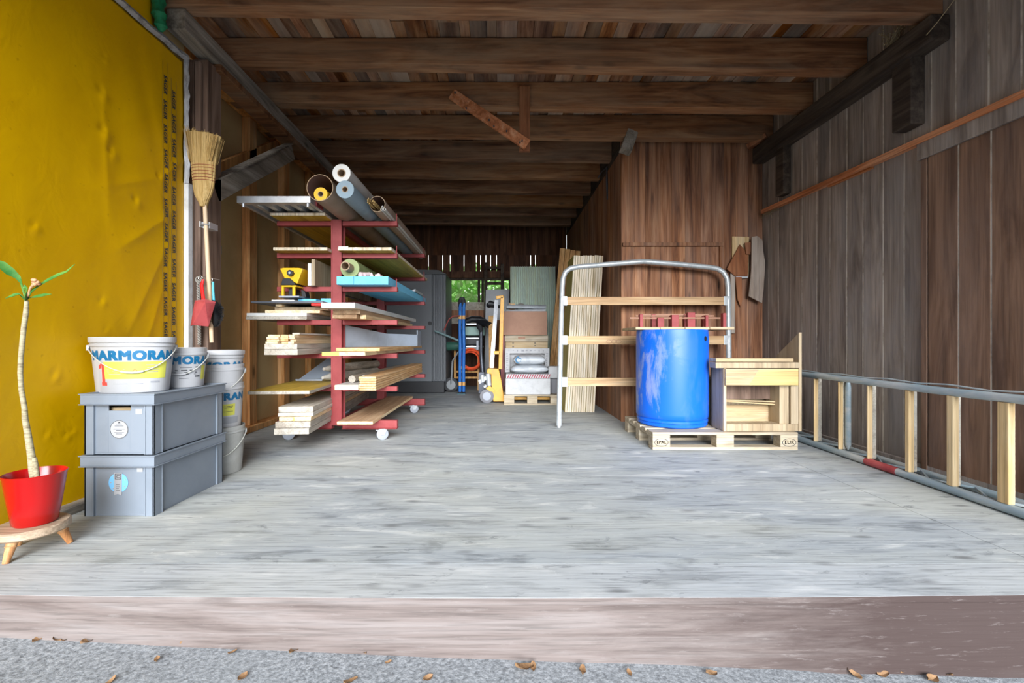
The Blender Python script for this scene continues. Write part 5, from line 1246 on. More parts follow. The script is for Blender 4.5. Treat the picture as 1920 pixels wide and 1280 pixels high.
# pallet with boxes
def pallet(name, label, loc, W, D, rz=0.0, marks=False, group=None):
    """long side W towards the viewer, three blocks along it"""
    t = thing(name, label, 'pallet', loc, rz, group)
    mb = MB(); ws = [0.145, 0.10, 0.145, 0.10, 0.145]; gap = (D - sum(ws)) / 4; y = -D / 2
    for w in ws:
        mb.box(-W / 2, W / 2, y, y + w, 0.122, 0.144); y += w + gap
    part('deck_boards', mb, M['palletwood'], t, 0.003)
    mb = MB()
    for x in (-W / 2, -0.0725, W / 2 - 0.145): mb.box(x, x + 0.145, -D / 2, D / 2, 0.100, 0.122)
    part('stringer_boards', mb, M['palletwood'], t, 0.003)
    for x in (-W / 2, -0.0725, W / 2 - 0.145):
        for y in (-D / 2, -0.05, D / 2 - 0.10):
            mb = MB(); mb.box(x, x + 0.145, y, y + 0.10, 0.022, 0.100); bl = part('block', mb, M['palletwood'], t, 0.004)
            if marks and y == -D / 2 and abs(x + 0.0725) > 0.01:
                mb = MB(); cx, cz = x + 0.0725, 0.062
                lay_text(mb, 'EPAL' if x < 0 else 'EUR', 0.036 if x < 0 else 0.042, (cx, y - 0.0012, cz), (1, 0, 0), (0, 0, 1), 0.001, 0.95)
                mb.tube([(cx + 0.056 * math.cos(2 * PI * k / 40), y - 0.001, cz + 0.031 * math.sin(2 * PI * k / 40)) for k in range(41)], 0.0021, 6, cap=False)
                part('brand_mark', mb, M['ink_dark'], bl)
    mb = MB()
    for y in (-D / 2, -0.05, D / 2 - 0.10): mb.box(-W / 2, W / 2, y, y + 0.10, 0.0, 0.022)
    part('bottom_boards', mb, M['palletwood'], t, 0.003)
    return t
pallet('wooden_pallet', 'wooden pallet under the boxes at the back of the passage', (0.475, 6.77, 0.0), 0.80, 1.2)
z0 = 0.1445
board('white_foam_block', 'white foam block under the red striped tape on the back pallet', 'block', PX(948, 6.2), PX(1032, 6.2), 6.20, 6.75, z0, 0.225, M['carton'], None, 0.006)
blk = [o for o in COL.objects if o.name == 'white_foam_block'][0]
st_box = MB(); xa, xb = PX(949, 6.2), PX(1031, 6.2); zt = z0 + 0.226
st_box.box(xa, xb, 6.22, 6.74, zt, zt + 0.062)
sb = solo('striped_carton', st_box, M['carton'], 'flat carton with red and white slanted stripes on the white block', 'carton', bevel=0.002)
mb = MB(); x = xa + 0.01
while x < xb - 0.03:
    mb.add([(x, 6.2185, zt + 0.002), (x + 0.017, 6.2185, zt + 0.002), (x + 0.045, 6.2185, zt + 0.060), (x + 0.028, 6.2185, zt + 0.060)], [(0, 1, 2, 3)]); x += 0.034
part('red_stripes', mb, plain('dull red stripes', srgb(160, 60, 78), 0.6), sb, world=True)
def sack(label, c, L, W, Hh, seed, group='white plastic sacks on the pallet'):
    mb = MB(); n, m = 26, 20; vs = []
    for i in range(n + 1):
        u = -1 + 2 * i / n; k = max(0.02, (1 - abs(u) ** 5)) ** 0.5
        for j in range(m):
            a = 2 * PI * j / m; s_ = math.sin(a); s_ = abs(s_) ** 0.7 * (1 if s_ > 0 else -1)
            r = 1 + 0.08 * noise.noise(Vector((u * 3, math.cos(a) * 2, seed + math.sin(a) * 2)))
            zz = Hh / 2 * k * s_ * r
            vs.append((c[0] + u * L / 2, c[1] + W / 2 * (0.85 + 0.15 * k) * math.cos(a), c[2] + Hh / 2 + max(-Hh / 2, zz)))
    fs = [(i * m + j, i * m + (j + 1) % m, (i + 1) * m + (j + 1) % m, (i + 1) * m + j) for i in range(n) for j in range(m)] + [tuple(reversed(range(m))), tuple(n * m + j for j in range(m))]
    mb.add(vs, fs, 0, True); return solo('white_sack', mb, M['bagwhite'], label, 'sack', group)
zs = zt + 0.0635
s1_ = sack('lower white plastic sack on the striped carton', (PX(992, 6.4), 6.42, zs), 0.54, 0.36, 0.125, 1.0)
s2_ = sack('upper white plastic sack with blue print on the back pallet', (PX(992, 6.4), 6.42, zs + 0.118), 0.46, 0.32, 0.150, 4.0)
mb = MB()
def arc(mb, c, r, a0, a1, w, y, n=10):
    vs = []
    for i in range(n + 1):
        a = a0 + (a1 - a0) * i / n; vs += [(c[0] + (r - w / 2) * math.cos(a), y, c[1] + (r - w / 2) * math.sin(a)), (c[0] + (r + w / 2) * math.cos(a), y, c[1] + (r + w / 2) * math.sin(a))]
    mb.add(vs, [(2 * i, 2 * i + 1, 2 * i + 3, 2 * i + 2) for i in range(n)])
cx = PX(972, 6.25); cz = zs + 0.118 + 0.08
arc(mb, (cx + 0.01, cz), 0.045, 0.5 * PI, 1.5 * PI, 0.018, 6.262); arc(mb, (cx + 0.02, cz), 0.022, -0.5 * PI, 0.9 * PI, 0.012, 6.262)
part('blue_print', mb, M['ink_blue'], s2_, world=True)
# printed carton frame behind the sacks
pc = thing('printed_carton', 'open white printed carton standing behind the sacks', 'carton', (PX(989, 6.6), 6.65, zs))
xa, xb, za, zb_ = PX(947, 6.6), PX(1030, 6.6), zs + 0.001, PZ(653, 6.6)
mb = MB(); mb.box(xa, xb, 6.60, 6.606, zb_ - 0.075, zb_); mb.box(xa, xa + 0.07, 6.60, 6.606, za, zb_ - 0.075); mb.box(xb - 0.07, xb, 6.60, 6.606, za, zb_ - 0.075); mb.box(xa, xb, 6.72, 6.726, za, zb_)
mb.box(xa, xa + 0.006, 6.606, 6.72, za, zb_); mb.box(xb - 0.006, xb, 6.606, 6.72, za, zb_)
part('carton_walls', mb, M['carton'], pc, world=True)
mb = MB(); rnd = random.Random(8)
for k in range(9):
    x = xa + 0.05 + k * 0.065; w = rnd.uniform(0.012, 0.04); mb.box(x, x + w, 6.5985, 6.5995, zb_ - 0.05 + rnd.uniform(0, 0.02), zb_ - 0.022)
for k in range(8):
    z_ = za + 0.03 + k * 0.034; mb.box(xb - 0.05, xb - 0.05 + rnd.uniform(0.01, 0.035), 6.5985, 6.5995, z_, z_ + 0.018)
    mb.box(xa + 0.018, xa + 0.018 + rnd.uniform(0.01, 0.035), 6.5985, 6.5995, z_, z_ + 0.014)
part('carton_print', mb, M['ink_grey'], pc, world=True)
# tall pale chest with the brown box on it
ch = thing('pale_chest', 'pale wooden chest with cross screws behind the printed carton', 'chest', (PX(985, 6.9), 7.0, z0))
xa, xb = PX(948, 6.82), PX(1027, 6.82); zt2 = PZ(628, 6.82)
mb = MB(); mb.box(xa, xb, 6.82, 7.33, z0, zt2 - 0.10); part('chest_body', mb, M['pale'], ch, 0.004, world=True)
mb = MB(); mb.box(xa - 0.012, xb + 0.004, 6.805, 7.34, zt2 - 0.099, zt2 - 0.001); part('chest_rail', mb, M['palletwood'], ch, 0.004, world=True)
mb = MB(); c = P(978, 633, 6.80); mb.box(c.x - 0.055, c.x + 0.055, 6.803, 6.8049, c.z - 0.018, c.z + 0.014); part('handle_slot', mb, M['hardboard'], ch, world=True)
mb = MB()
for px, py in ((962, 643), (962, 650), (1003, 643), (1003, 648)):
    c = P(px, py, 6.82); mb.box(c.x - 0.012, c.x + 0.012, 6.817, 6.8199, c.z - 0.006, c.z + 0.006)
part('screw_mark', mb, M['ink_dark'], ch, world=True)
xa, xb = PX(943, 6.75), PX(1026, 6.75)
mb = MB(); mb.box(xa, xb, 6.75, 7.3, zt2, PZ(583.5, 6.75)); bb = solo('brown_box', mb, M['hardboard'], 'plain brown box on top of the pale chest', 'box', bevel=0.004)
zt3 = PZ(583.5, 6.75) + 0.001
for k, (xa_, xb_, w, h_, lab) in enumerate(((948, 1022, 0.22, 0.055, 'lower folded white plastic sheet on the brown box'), (950, 1024, 0.18, 0.06, 'upper folded white plastic sheet on the brown box'))):
    mb = MB(); y = 6.88 + 0.02 * k; z_ = zt3 + 0.054 * k
    a, b = PX(xa_, 6.8), PX(xb_, 6.8); n = 12; vs = []
    for i in range(n + 1):
        x = a + (b - a) * i / n; t = i / n; hh = h_ * (0.45 + 0.55 * (t if k == 0 else 1 - 0.3 * t)) * (1 + 0.1 * math.sin(i * 2.3))
        vs += [(x, y - w / 2, z_), (x, y - w / 2 - 0.015, z_ + hh * 0.5), (x, y - w / 3, z_ + hh), (x, y + w / 2, z_ + hh * 0.9), (x, y + w / 2, z_)]
    fs = [(i * 5 + q, i * 5 + (q + 1) % 5, i * 5 + 5 + (q + 1) % 5, i * 5 + 5 + q) for i in range(n) for q in range(5)] + [(4, 3, 2, 1, 0), tuple(n * 5 + q for q in range(5))]
    mb.add(vs, fs, 0, True); solo('folded_sheet', mb, M['bagwhite'], lab, 'plastic sheet', 'folded white sheets on the brown box')
mb = MB(); c = Vector((PX(977, 7.1), 7.10, zt3 + 0.075))
for k in range(3): mb.torus((c.x, c.y + 0.02 * k, c.z), 0.062 + 0.012 * (k % 2), 0.010, 'Y', 26, 8)
solo('cable_coil', mb, plain('grey cable', srgb(130, 126, 118), 0.6), 'grey coil of cable standing on the brown box', 'coil')
board('brown_board', 'small brown board standing upright on the brown box', 'board', PX(954, 7.22), PX(966, 7.22), 7.20, 7.23, zt3, 0.16, M['tanplank'], None, 0.003)
board('red_sheet', 'dull red panel standing left of the pale chest', 'panel', PX(939, 6.85), PX(947.5, 6.85) - 0.013, 6.85, 7.32, z0, PZ(628, 6.85) - z0, M['redboard'], None, 0.003)
mb = MB(); c = Vector((PX(1041, 6.35), 6.40, z0)); mb.lathe([(0.001, 0), (0.085, 0), (0.09, 0.01), (0.09, 0.20), (0.085, 0.21), (0.001, 0.21)], 28); mb.move(c); solo('grey_bucket', mb, M['rubbergrey'], 'small grey bucket beside the white block on the back pallet', 'bucket')
mb = MB(); mb.box(c.x - 0.10, c.x + 0.10, 6.34, 6.52, z0 + 0.212, z0 + 0.39); solo('white_box', mb, M['carton'], 'small white box on the small grey bucket', 'box', bevel=0.02)

# pallet truck and the rails leaning behind it
jk = thing('pallet_truck', 'worn yellow pallet truck with grey wheel beside the back pallet', 'pallet truck', (-0.08, 6.45, 0.0))
def JP(x, y, d=6.4): return P(x, y, d)
mb = MB(); mb.prism([(PX(x, 6.4), PZ(y, 6.4)) for x, y in ((913, 693), (916, 690), (935, 691), (940, 712), (946, 752), (925, 752), (922, 728), (921, 701), (913, 699))], 'xz', 6.36, 6.56); part('body', mb, M['pallettruck'], jk, 0.008, world=True)
mb = MB(); mb.lathe([(0.02, -0.05), (0.085, -0.05), (0.102, -0.04), (0.102, 0.04), (0.085, 0.05), (0.02, 0.05)], 32, cap0=True, cap1=True); mb.xform(Matrix.Translation((PX(913, 6.4), 6.40, 0.102)) @ Matrix.Rotation(PI / 2, 4, 'X')); w = part('steer_wheel', mb, M['rubbergrey'], jk, world=True)
mb = MB(); mb.lathe([(0.001, -0.056), (0.06, -0.054), (0.06, 0.054), (0.001, 0.056)], 24); mb.xform(Matrix.Translation((PX(913, 6.4), 6.40, 0.102)) @ Matrix.Rotation(PI / 2, 4, 'X')); part('hub', mb, M['wheelgrey'], w, world=True)
mb = MB(); mb.prism([(PX(x, 6.4), PZ(y, 6.4)) for x, y in ((911, 727), (918, 722), (928, 730), (928, 734), (919, 733))], 'xz', 6.34, 6.36); part('mud_guard', mb, M['pallettruck'], jk, 0.002, world=True)
mb = MB(); c0, c1_ = JP(917, 722), JP(915, 700); mb.cyl(c0, c1_, 0.042, 18); mb.cyl(JP(905, 716), JP(904, 703), 0.035, 16); mb.bar(JP(898, 716), JP(912, 708), 0.05, 0.05); mb.cyl(JP(912, 722), JP(908, 726), 0.03, 12); part('hydraulic_pump', mb, M['galv'], jk, world=True)
mb = MB(); xa, xb = PX(946, 6.4), PX(1040, 6.4); mb.box(xa, xb, 6.40, 6.44, 0.045, 0.085) ; part('fork', mb, M['pallettruck'], jk, 0.004, world=True)
mb = MB(); mb.bar(JP(938, 692), JP(942, 556), 0.055, 0.05, (0, 1, 0)); part('tiller', mb, M['pallettruck'], jk, 0.006, world=True)
mb = MB(); mb.bar(JP(930, 558), JP(944, 556), 0.05, 0.045); mb.bar(JP(926, 661), JP(938, 661), 0.05, 0.05); part('tiller_bar', mb, M['pallettruck'], jk, 0.006, world=True)
mb = MB(); mb.bar(P(921, 703, 6.75), P(931, 563, 7.0), 0.06, 0.035, (0, 1, 0)); mb.bar(P(924, 690, 6.74), P(933, 566, 6.98), 0.02, 0.045, (0, 1, 0))
solo('aluminium_rail', mb, M['alu'], 'long aluminium rail leaning behind the pallet truck', 'rail')
mb = MB(); mb.bar(P(922, 690, 7.3), P(921, 592, 7.5), 0.09, 0.03, (0, 1, 0)); solo('leaning_plank', mb, M['larch'], 'short orange plank leaning behind the aluminium rail', 'plank', bevel=0.003)
mb = MB(); mb.bar(P(928, 728, 8.0), P(932, 600, 8.12), 0.13, 0.03, (0, 1, 0)); solo('leaning_plank', mb, M['scrapbrown'], 'wide dark brown plank leaning between aluminium rail and pallet truck handle', 'plank', bevel=0.003)
mb = MB(); mb.tube([P(917, 572, 7.1), P(920, 569, 7.0), P(926, 570, 7.0)], [0.05, 0.05, 0.035], 12); mb.bar(P(921, 574, 7.05), P(936, 575, 7.0), 0.06, 0.05); solo('clamp_head', mb, M['black'], 'black clamp head hanging at the top of the aluminium rail', 'clamp')

# orange timbers and standing panels along the passage wall
for k in range(4):
    xb_, xt = 0.83 + 0.083 * k, 1.01 + 0.085 * k
    y = 7.38 + 0.012 * k
    mb = MB(); mb.bar((xb_ + 0.02, y, 0.0), (xt + 0.02, y - 0.30, 2.40 - 0.012 * k), 0.078, 0.05, (0, 1, 0))
    solo('orange_timber', mb, M['larch'], ['leftmost', 'second from the left', 'third from the left', 'rightmost'][k] + ' orange timber leaning at the passage wall behind the frame', 'timber', 'orange timbers leaning at the passage wall', 0.004)
n = 13
words_ = ['first', 'second', 'third', 'fourth', 'fifth', 'sixth', 'seventh', 'eighth', 'ninth', 'tenth', 'eleventh', 'twelfth', 'thirteenth']
for k in range(n):
    t = 0.0268; xb_ = 0.835 + k * (t + 0.0022); lean = math.asin(0.115 / 2.0)
    mb = MB(); L = 1.985 + random.uniform(-0.006, 0.004); y0 = 5.53 + random.uniform(0, 0.012)
    mb.box(0, t - 0.001, 0, 0.50, 0, L, faces=[1, 1, 1, 1, 0, 0])
    mb.xform(Matrix.Translation((xb_, y0, 0.0)) @ Matrix.Rotation(lean, 4, 'Y'))
    mz = min(p.z for p in mb.v); mb.move((0, 0, -mz))
    solo('standing_panel', mb, [M['olive'], M['white_edge']], words_[k] + ' panel from the left of the pale panels stood on end by the passage', 'panel', 'formwork panels stood on end', 0.002)
# ------------------------------------------------------------------ galvanised frame with boards
gf = thing('guard_frame', 'tall bent galvanised frame with three wooden boards leaning at the reddish wall', 'frame', (1.5, 4.6, 0.0))
def lean(z): return 4.56 + 0.17 * z / 1.77
def G(px, z): y = lean(z); return Vector((PX(px, y), y, z))
def Gy(px, py):
    y = 4.6
    for _ in range(4): y = lean(PZ(py, y))
    return P(px, py, y)
ptsA = [Gy(1048, 798), Gy(1051, 650), Gy(1054, 540), Gy(1055.5, 522), Gy(1060, 510), Gy(1069, 503), Gy(1085, 500), Gy(1150, 494.5), Gy(1206, 490), Gy(1270, 495), Gy(1330, 501), Gy(1345, 503.5), Gy(1356, 510), Gy(1363, 522), Gy(1365, 540), Gy(1366, 650), Gy(1367, 797)]
mb = MB(); mb.tube(ptsA, 0.028, 12)
tb = part('bent_tube', mb, M['galv'], gf, world=True)
for px, a, b in ((1048, 0.02, 0.16), (1367, 0.02, 0.16)):
    y = lean(0.05); mb = MB(); x = PX(px, y); mb.cyl((x, y, 0.001), (x, y, 0.15), 0.021, 12); part('foot_sleeve', mb, M['alu'], tb, world=True)
for py, lab in ((563.5, None), (637.5, None), (715, None)):
    z_ = PZ(py, lean(0.9)); y = lean(z_)
    mb = MB(); xa, xb = PX(1062, y), PX(1360, y); mb.box(xa, xb, y - 0.018, y + 0.018, z_ - 0.044, z_ + 0.044); bd_ = part('cross_board', mb, M['framewood'], gf, 0.004, world=True)
    for px in (1058, 1361):
        mb = MB(); x = PX(px, y); mb.box(x - 0.03, x + 0.03, y - 0.024, y + 0.024, z_ - 0.05, z_ + 0.05); part('bracket', mb, M['galv'], bd_, 0.004, world=True)
    if py == 637.5:
        mb = MB(); cx = PX(1150, y)
        for q in range(3): mb.tube([(cx + (q - 1) * 0.05 + 0.03 * math.cos(t * PI / 10), y - 0.0195, z_ - 0.015 + 0.018 * math.sin(t * PI / 10)) for t in range(21)], 0.0018, 5, cap=False)
        part('pencil_mark', mb, M['hardboard'], bd_, world=True)
mb = MB(); y = 4.875; mb.box(PX(1369, y), PX(1378, y), y - 0.012, y + 0.012, PZ(625, y), PZ(512, y)); solo('grey_strip', mb, M['greyboard'], 'narrow grey strip leaning right behind the right post of the galvanised frame', 'strip', bevel=0.01)

# euro pallet
ang = math.radians(-1.5)
PXc, PYc = 1.872, 4.02
pallet('wooden_pallet', 'wooden pallet under the blue drum and the wooden crate', (PXc, PYc, 0.0), 1.2, 0.8, 0.0, True)
# drum
dr = thing('plastic_drum', 'scuffed blue plastic drum standing on the pallet', 'drum', (1.590, 4.035, 0.1445))
R_ = 0.312; prof = [(0.001, 0.012), (R_ - 0.05, 0.012), (R_ - 0.03, 0.0), (R_ - 0.012, 0.012), (R_ - 0.010, 0.030), (R_ - 0.016, 0.036), (R_ - 0.006, 0.044), (R_ - 0.006, 0.062), (R_ - 0.014, 0.068), (R_ - 0.002, 0.082), (R_, 0.12), (R_, 0.78), (R_ - 0.004, 0.835), (R_ - 0.006, 0.852), (R_ - 0.012, 0.855), (R_ - 0.014, 0.848), (R_ - 0.014, 0.03), (0.001, 0.022)]
mb = MB(); mb.lathe(prof, 72); part('shell', mb, M['drum'], dr)
mb = MB(); a = math.radians(-50); mb.cyl((R_ * math.cos(a) * 0.99, R_ * math.sin(a) * 0.99, 0.775), (R_ * math.cos(a) * 1.004, R_ * math.sin(a) * 1.004, 0.775), 0.022, 16); part('bung_hole', mb, M['black'], dr)
zt = 0.1445 + 0.856
mb = MB(); yb0, yb1 = 3.92, 4.36
for k in range(4):
    x0 = 1.225 + k * 0.222 if k < 4 else 0
    x1_ = 1.225 + (k + 1) * 0.222 - 0.004
    mb.box(x0, x1_, yb0, yb1, zt, zt + 0.024)
tp = solo('board_on_drum', mb, M['pale'], 'row of joined boards lying on the blue drum', 'board', bevel=0.003)
zr = zt + 0.0245
rk = thing('red_bracket_frame', 'red steel bracket frame lying on the board over the drum', 'bracket frame', (1.65, 4.2, zr))
for y, z_, xa, xb in ((4.02, zr + 0.085, 1.20, 2.03), (4.30, zr + 0.135, 1.40, 2.06), (4.16, zr + 0.112, 1.30, 2.04)):
    mb = MB(); mb.box(xa, xb, y - 0.008, y + 0.008, z_ - 0.008, z_ + 0.006); part('long_rail', mb, M['hardboard'], rk, 0.002, world=True)
for px, w, ys, hh in ((1201, 6, 4.02, 0.118), (1224, 7, 4.30, 0.134), (1237, 12, 4.02, 0.088), (1257, 5, 4.16, 0.112), (1264, 13, 4.02, 0.112), (1283.5, 5, 4.30, 0.134), (1294, 14, 4.05, 0.136), (1318, 5, 4.16, 0.112), (1323, 5, 4.02, 0.108), (1356, 6, 4.10, 0.134)):
    x = PX(px, ys); ww = w * ys / F; mb = MB(); mb.box(x - ww / 2, x + ww / 2, ys - 0.03, ys + 0.02, zr, zr + hh); part('cross_plate', mb, M['red_steel'], rk, 0.003, world=True)

# crate with a sloping cheek
wc = thing('wooden_crate', 'open fronted wooden crate with one tall slanted cheek on the pallet', 'crate', (2.2, 3.80, 0.1445))
yf = 3.66; zz = lambda py: PZ(py, yf); xx = lambda px: PX(px, yf)
z0 = 0.1455
xL, xR = xx(1357), xx(1500)
mb = MB(); mb.prism([(yf - 0.005, z0), (3.96, z0), (3.96, zz(672) - 0.10), (3.96, 0.765), (yf - 0.005, zz(623))], 'yz', xR - 0.012, xR + 0.012); part('tall_cheek', mb, M['ply'], wc, 0.003, world=True)
mb = MB(); mb.box(xL, xL + 0.022, yf + 0.021, 3.87, z0, zz(690)); part('side_panel', mb, M['ply'], wc, 0.003, world=True)
mb = MB(); mb.box(xL, xx(1362), yf, yf + 0.02, z0, zz(690)); part('corner_stile', mb, M['pale_z'], wc, 0.002, world=True)
mb = MB(); mb.box(xx(1483), xR - 0.013, yf, yf + 0.02, zz(795) + 0.001, zz(722)); part('corner_stile', mb, M['ply'], wc, 0.002, world=True)
mb = MB(); mb.box(xx(1466), xR - 0.013, yf + 0.03, yf + 0.22, z0 + 0.02, zz(722)); part('inner_stile', mb, M['ply'], wc, 0.002, world=True)
mb = MB(); mb.box(xx(1362.5), xR - 0.013, yf, yf + 0.14, z0, zz(795)); part('bottom_board', mb, M['ply'], wc, 0.003, world=True)
mb = MB(); mb.box(xx(1358), xx(1494), yf - 0.022, yf - 0.001, zz(722), zz(691)); fb = part('front_board', mb, M['pale'], wc, 0.003, world=True)
mb = MB(); mb.prism([(xx(1402), zz(721.5)), (xx(1493.5), zz(721.5)), (xx(1493.5), zz(692)), (xx(1420), zz(692))], 'xz', yf - 0.0228, yf - 0.0222); part('varnished_patch', mb, wood('honey varnished spruce', [srgb(196, 158, 100), srgb(210, 174, 116), srgb(216, 184, 128)], 'X', 1.2, 14, 0.4, 0.5, 0.1, 0.03), fb, world=True)
mb = MB(); mb.box(xx(1340), xR - 0.013, yf - 0.018, 3.75, zz(690) + 0.001, zz(679)); mb.box(xL + 0.06, xR - 0.013, 3.75, 3.955, zz(690) + 0.001, zz(679)); part('top_frame', mb, M['ply'], wc, 0.003, world=True)
mb = MB(); mb.box(xx(1342), xx(1487), yf - 0.005, 3.77, zz(678), zz(671.5)); part('top_board', mb, M['pale'], wc, 0.002, world=True)
mb = MB(); mb.box(xx(1362), xx(1466), yf + 0.18, yf + 0.20, z0 + 0.021, zz(763) - 0.01); part('rear_board', mb, M['pale'], wc, 0.003, world=True, label='honey coloured rear board')
mb = MB(); mb.box(xx(1360), xx(1468), yf + 0.16, yf + 0.176, zz(753), zz(722) + 0.02); part('grey_board', mb, M['post'], wc, 0.003, world=True, label='grey weathered inner board')
mb = MB(); mb.bar((xx(1360), yf + 0.12, zz(754)), (xx(1468), yf + 0.12, zz(761)), 0.06, 0.012); mb.bar((xx(1362), yf + 0.10, zz(752)), (xx(1467), yf + 0.11, zz(756)), 0.04, 0.010)
part('loose_slat', mb, M['pale'], wc, 0.002, world=True)
mb = MB(); mb.box(xL + 0.03, xR - 0.02, 3.93, 3.95, z0, zz(690)); part('back_panel', mb, M['ply'], wc, 0.003, world=True)
rb = thing('wooden_box', 'lower pale wooden box behind the open crate beside the drum', 'box', (1.94, 4.17, 0.1445))
mb = MB(); mb.box(1.926, 2.38, 3.985, 4.36, z0, PZ(707, 3.99) - 0.02); part('box_body', mb, M['ply'], rb, 0.004, world=True)
mb = MB(); mb.box(1.918, 2.39, 3.975, 4.37, PZ(707, 3.99) - 0.019, PZ(707, 3.99)); part('box_lid', mb, M['ply'], rb, 0.003, world=True)

# ------------------------------------------------------------------ lattice girder along the right wall
lg = thing('lattice_girder', 'dusty blue grey steel ladder girder with wooden uprights lying along the right wall', 'girder', (2.68, 3.0, 0.0))
xg = lambda y: 2.645 + 0.045 * (y - 2.2) / 1.8
ya, yb_ = 1.55, 4.45
mb = MB(); mb.tube([(xg(y), y, 0.603 - 0.004 * math.sin(y * 3)) for y in [ya + (yb_ - ya) * i / 14 for i in range(15)]], 0.024, 12); tr_ = part('top_tube', mb, M['galvblue'], lg, world=True)
mb = MB(); pts = []
for i in range(15):
    y = ya + (yb_ - ya) * i / 14; pts.append((xg(y) + 0.005 * (-1) ** i, y, 0.630 + (0.012 if i % 2 else 0.0)))
mb.tube(pts, 0.005, 6); part('top_wire', mb, M['galvblue'], tr_, world=True)
mb = MB(); mb.tube([(xg(y), y, 0.028) for y in (ya, 2.5, 3.4, yb_)], 0.026, 12); bt = part('bottom_tube', mb, M['galvblue'], lg, world=True)
mb = MB(); mb.tube([(xg(y), y, 0.028) for y in (2.92, 3.05, 3.18)], 0.0268, 12); part('red_band', mb, M['redplastic'], bt, label='red painted stretch', world=True)
mb = MB(); mb.tube([(xg(y) + 0.17, y, 0.024) for y in (ya, 2.5, 3.4, yb_)], 0.021, 12); part('bottom_tube', mb, M['galvblue'], lg, world=True)
mb = MB(); pts = []
for i in range(18):
    y = ya + (yb_ - ya) * i / 17; pts.append((xg(y) + (0.03 if i % 2 else 0.15), y, 0.035))
mb.tube(pts, 0.009, 8); part('bottom_lacing', mb, M['galvblue'], lg, world=True)
for k, (px, dy) in enumerate(((1525.5, 0.010), (1573, 0.010), (1629, 0.012), (1706, 0.027), (1789, 0.038), (1892, 0.052))):
    y = 2.665 * F / (px - VX); x = xg(y)
    mb = MB(); mb.box(x - 0.016, x + 0.020, y - dy / 2, y + dy / 2, 0.052, 0.578); part('wooden_upright', mb, M['pale_z'], lg, 0.003, world=True)
    mb = MB(); mb.box(x + 0.0215, x + 0.052, y + 0.0, y + 0.035, 0.050, 0.585); part('steel_upright', mb, M['greyplank'], lg, 0.004, world=True)
y = 2.72 * F / (1590 - VX)
mb = MB(); mb.tube([(2.72, y, 0.05), (2.72, y, 0.09), (2.72, y, 0.54), (2.72, y, 0.585)], [0.004, 0.020, 0.020, 0.012], 12); part('round_upright', mb, M['galvblue'], lg, world=True)

# ------------------------------------------------------------------ scraps on the reddish wall
def scrap(label, pts, d, t, mat, name='scrap_board', cat='scrap board'):
    mb = MB(); mb.prism([(PX(x, d), PZ(y, d)) for x, y in pts], 'xz', d, d + t); return solo(name, mb, mat, label, cat, 'broken board pieces on the reddish wall', 0.002)
scrap('cream broken board behind the brown pieces in the wall corner', [(1373, 443), (1405, 444), (1404, 520), (1398, 519), (1381, 512), (1373, 500)], 4.875, 0.012, M['pale_z'])
scrap('rust brown broken board shaped like a slanted trapezoid', [(1387.5, 458), (1404, 477), (1402, 517), (1378, 517), (1363, 504)], 4.845, 0.012, M['scrapbrown'])
scrap('small dark brown broken piece between the larger ones', [(1397, 455), (1409, 453), (1407, 477), (1399, 476)], 4.825, 0.012, M['scrapbrown'])
scrap('largest grey broken board hanging in the wall corner', [(1410, 444), (1420, 442), (1430, 450), (1431, 470), (1435, 492), (1432, 540), (1429, 568), (1413, 560), (1404, 555), (1409, 506)], 4.80, 0.014, M['greyboard'])
scrap('long brown splinter hanging under the trapezoid piece', [(1379, 519), (1391, 519), (1392.5, 561), (1389, 576), (1383, 561)], 4.86, 0.012, M['scrapbrown'])
scrap('small pale torn piece under the trapezoid board', [(1378, 518), (1402, 512), (1403, 521), (1390, 522)], 4.862, 0.010, M['carton'])
# ------------------------------------------------------------------ hanging things under the ceiling
mb = MB(); d = 4.06; mb.hexa([tuple(P(973.5, 283, d - 0.0)), tuple(P(993.5, 283, d)), tuple(P(993.5, 283, d) + Vector((0, 0.035, 0))), tuple(P(973.5, 283, d) + Vector((0, 0.035, 0)))], [tuple(P(974, 161, d)), tuple(P(993.5, 161, d)), tuple(P(993.5, 161, d) + Vector((0, 0.035, 0))), tuple(P(974, 161, d) + Vector((0, 0.035, 0)))])
solo('hanging_board', mb, M['scrapbrown'], 'upright brown board hanging from a joist near the middle', 'board', 'boards hanging from the joists', 0.003)
mb = MB(); mb.bar(P(847, 176, 4.03), P(989, 272, 4.03), 0.098, 0.028, (0, -1, 0)); db = solo('hanging_board', mb, M['rail'], 'slanting tan board nailed to the upright hanging board', 'board', 'boards hanging from the joists', 0.003)
mb = MB()
for px, py in ((874, 202), (917, 224), (926, 236), (950, 245), (975, 266), (979, 263), (853, 173)):
    c = P(px, py, 4.0); mb.cyl(c + Vector((0, -0.002, 0)), c + Vector((0, 0.02, 0)), 0.007, 8)
part('nail_head', mb, M['ink_dark'], db, world=True)
mb = MB(); mb.bar(P(1186, 250, 4.75) + Vector((0, 0, 0.03)), P(1172, 285, 4.70), 0.12, 0.09, (0, 1, 0)); solo('timber_stub', mb, M['beam'], 'short grey timber stub under a joist by the reddish wall', 'timber', bevel=0.006)
mb = MB(); mb.bar(P(1438, 254, 4.70), P(1402, 276, 4.84), 0.07, 0.05); solo('timber_stub', mb, M['scrapbrown'], 'short brown timber stub at the rear end of the blackened beam', 'timber', bevel=0.006)
mb = MB(); HX = Vector((0.026, 0, 0)); mb.tube([P(1134, 312, 5.5) + HX, P(1134, 340, 5.5) + HX, P(1135, 374, 5.5) + HX], [0.007, 0.014, 0.010], 8); mb.tube([P(1134, 314, 5.5) + HX, P(1128, 322, 5.5), P(1121, 334, 5.5)], 0.006, 8)
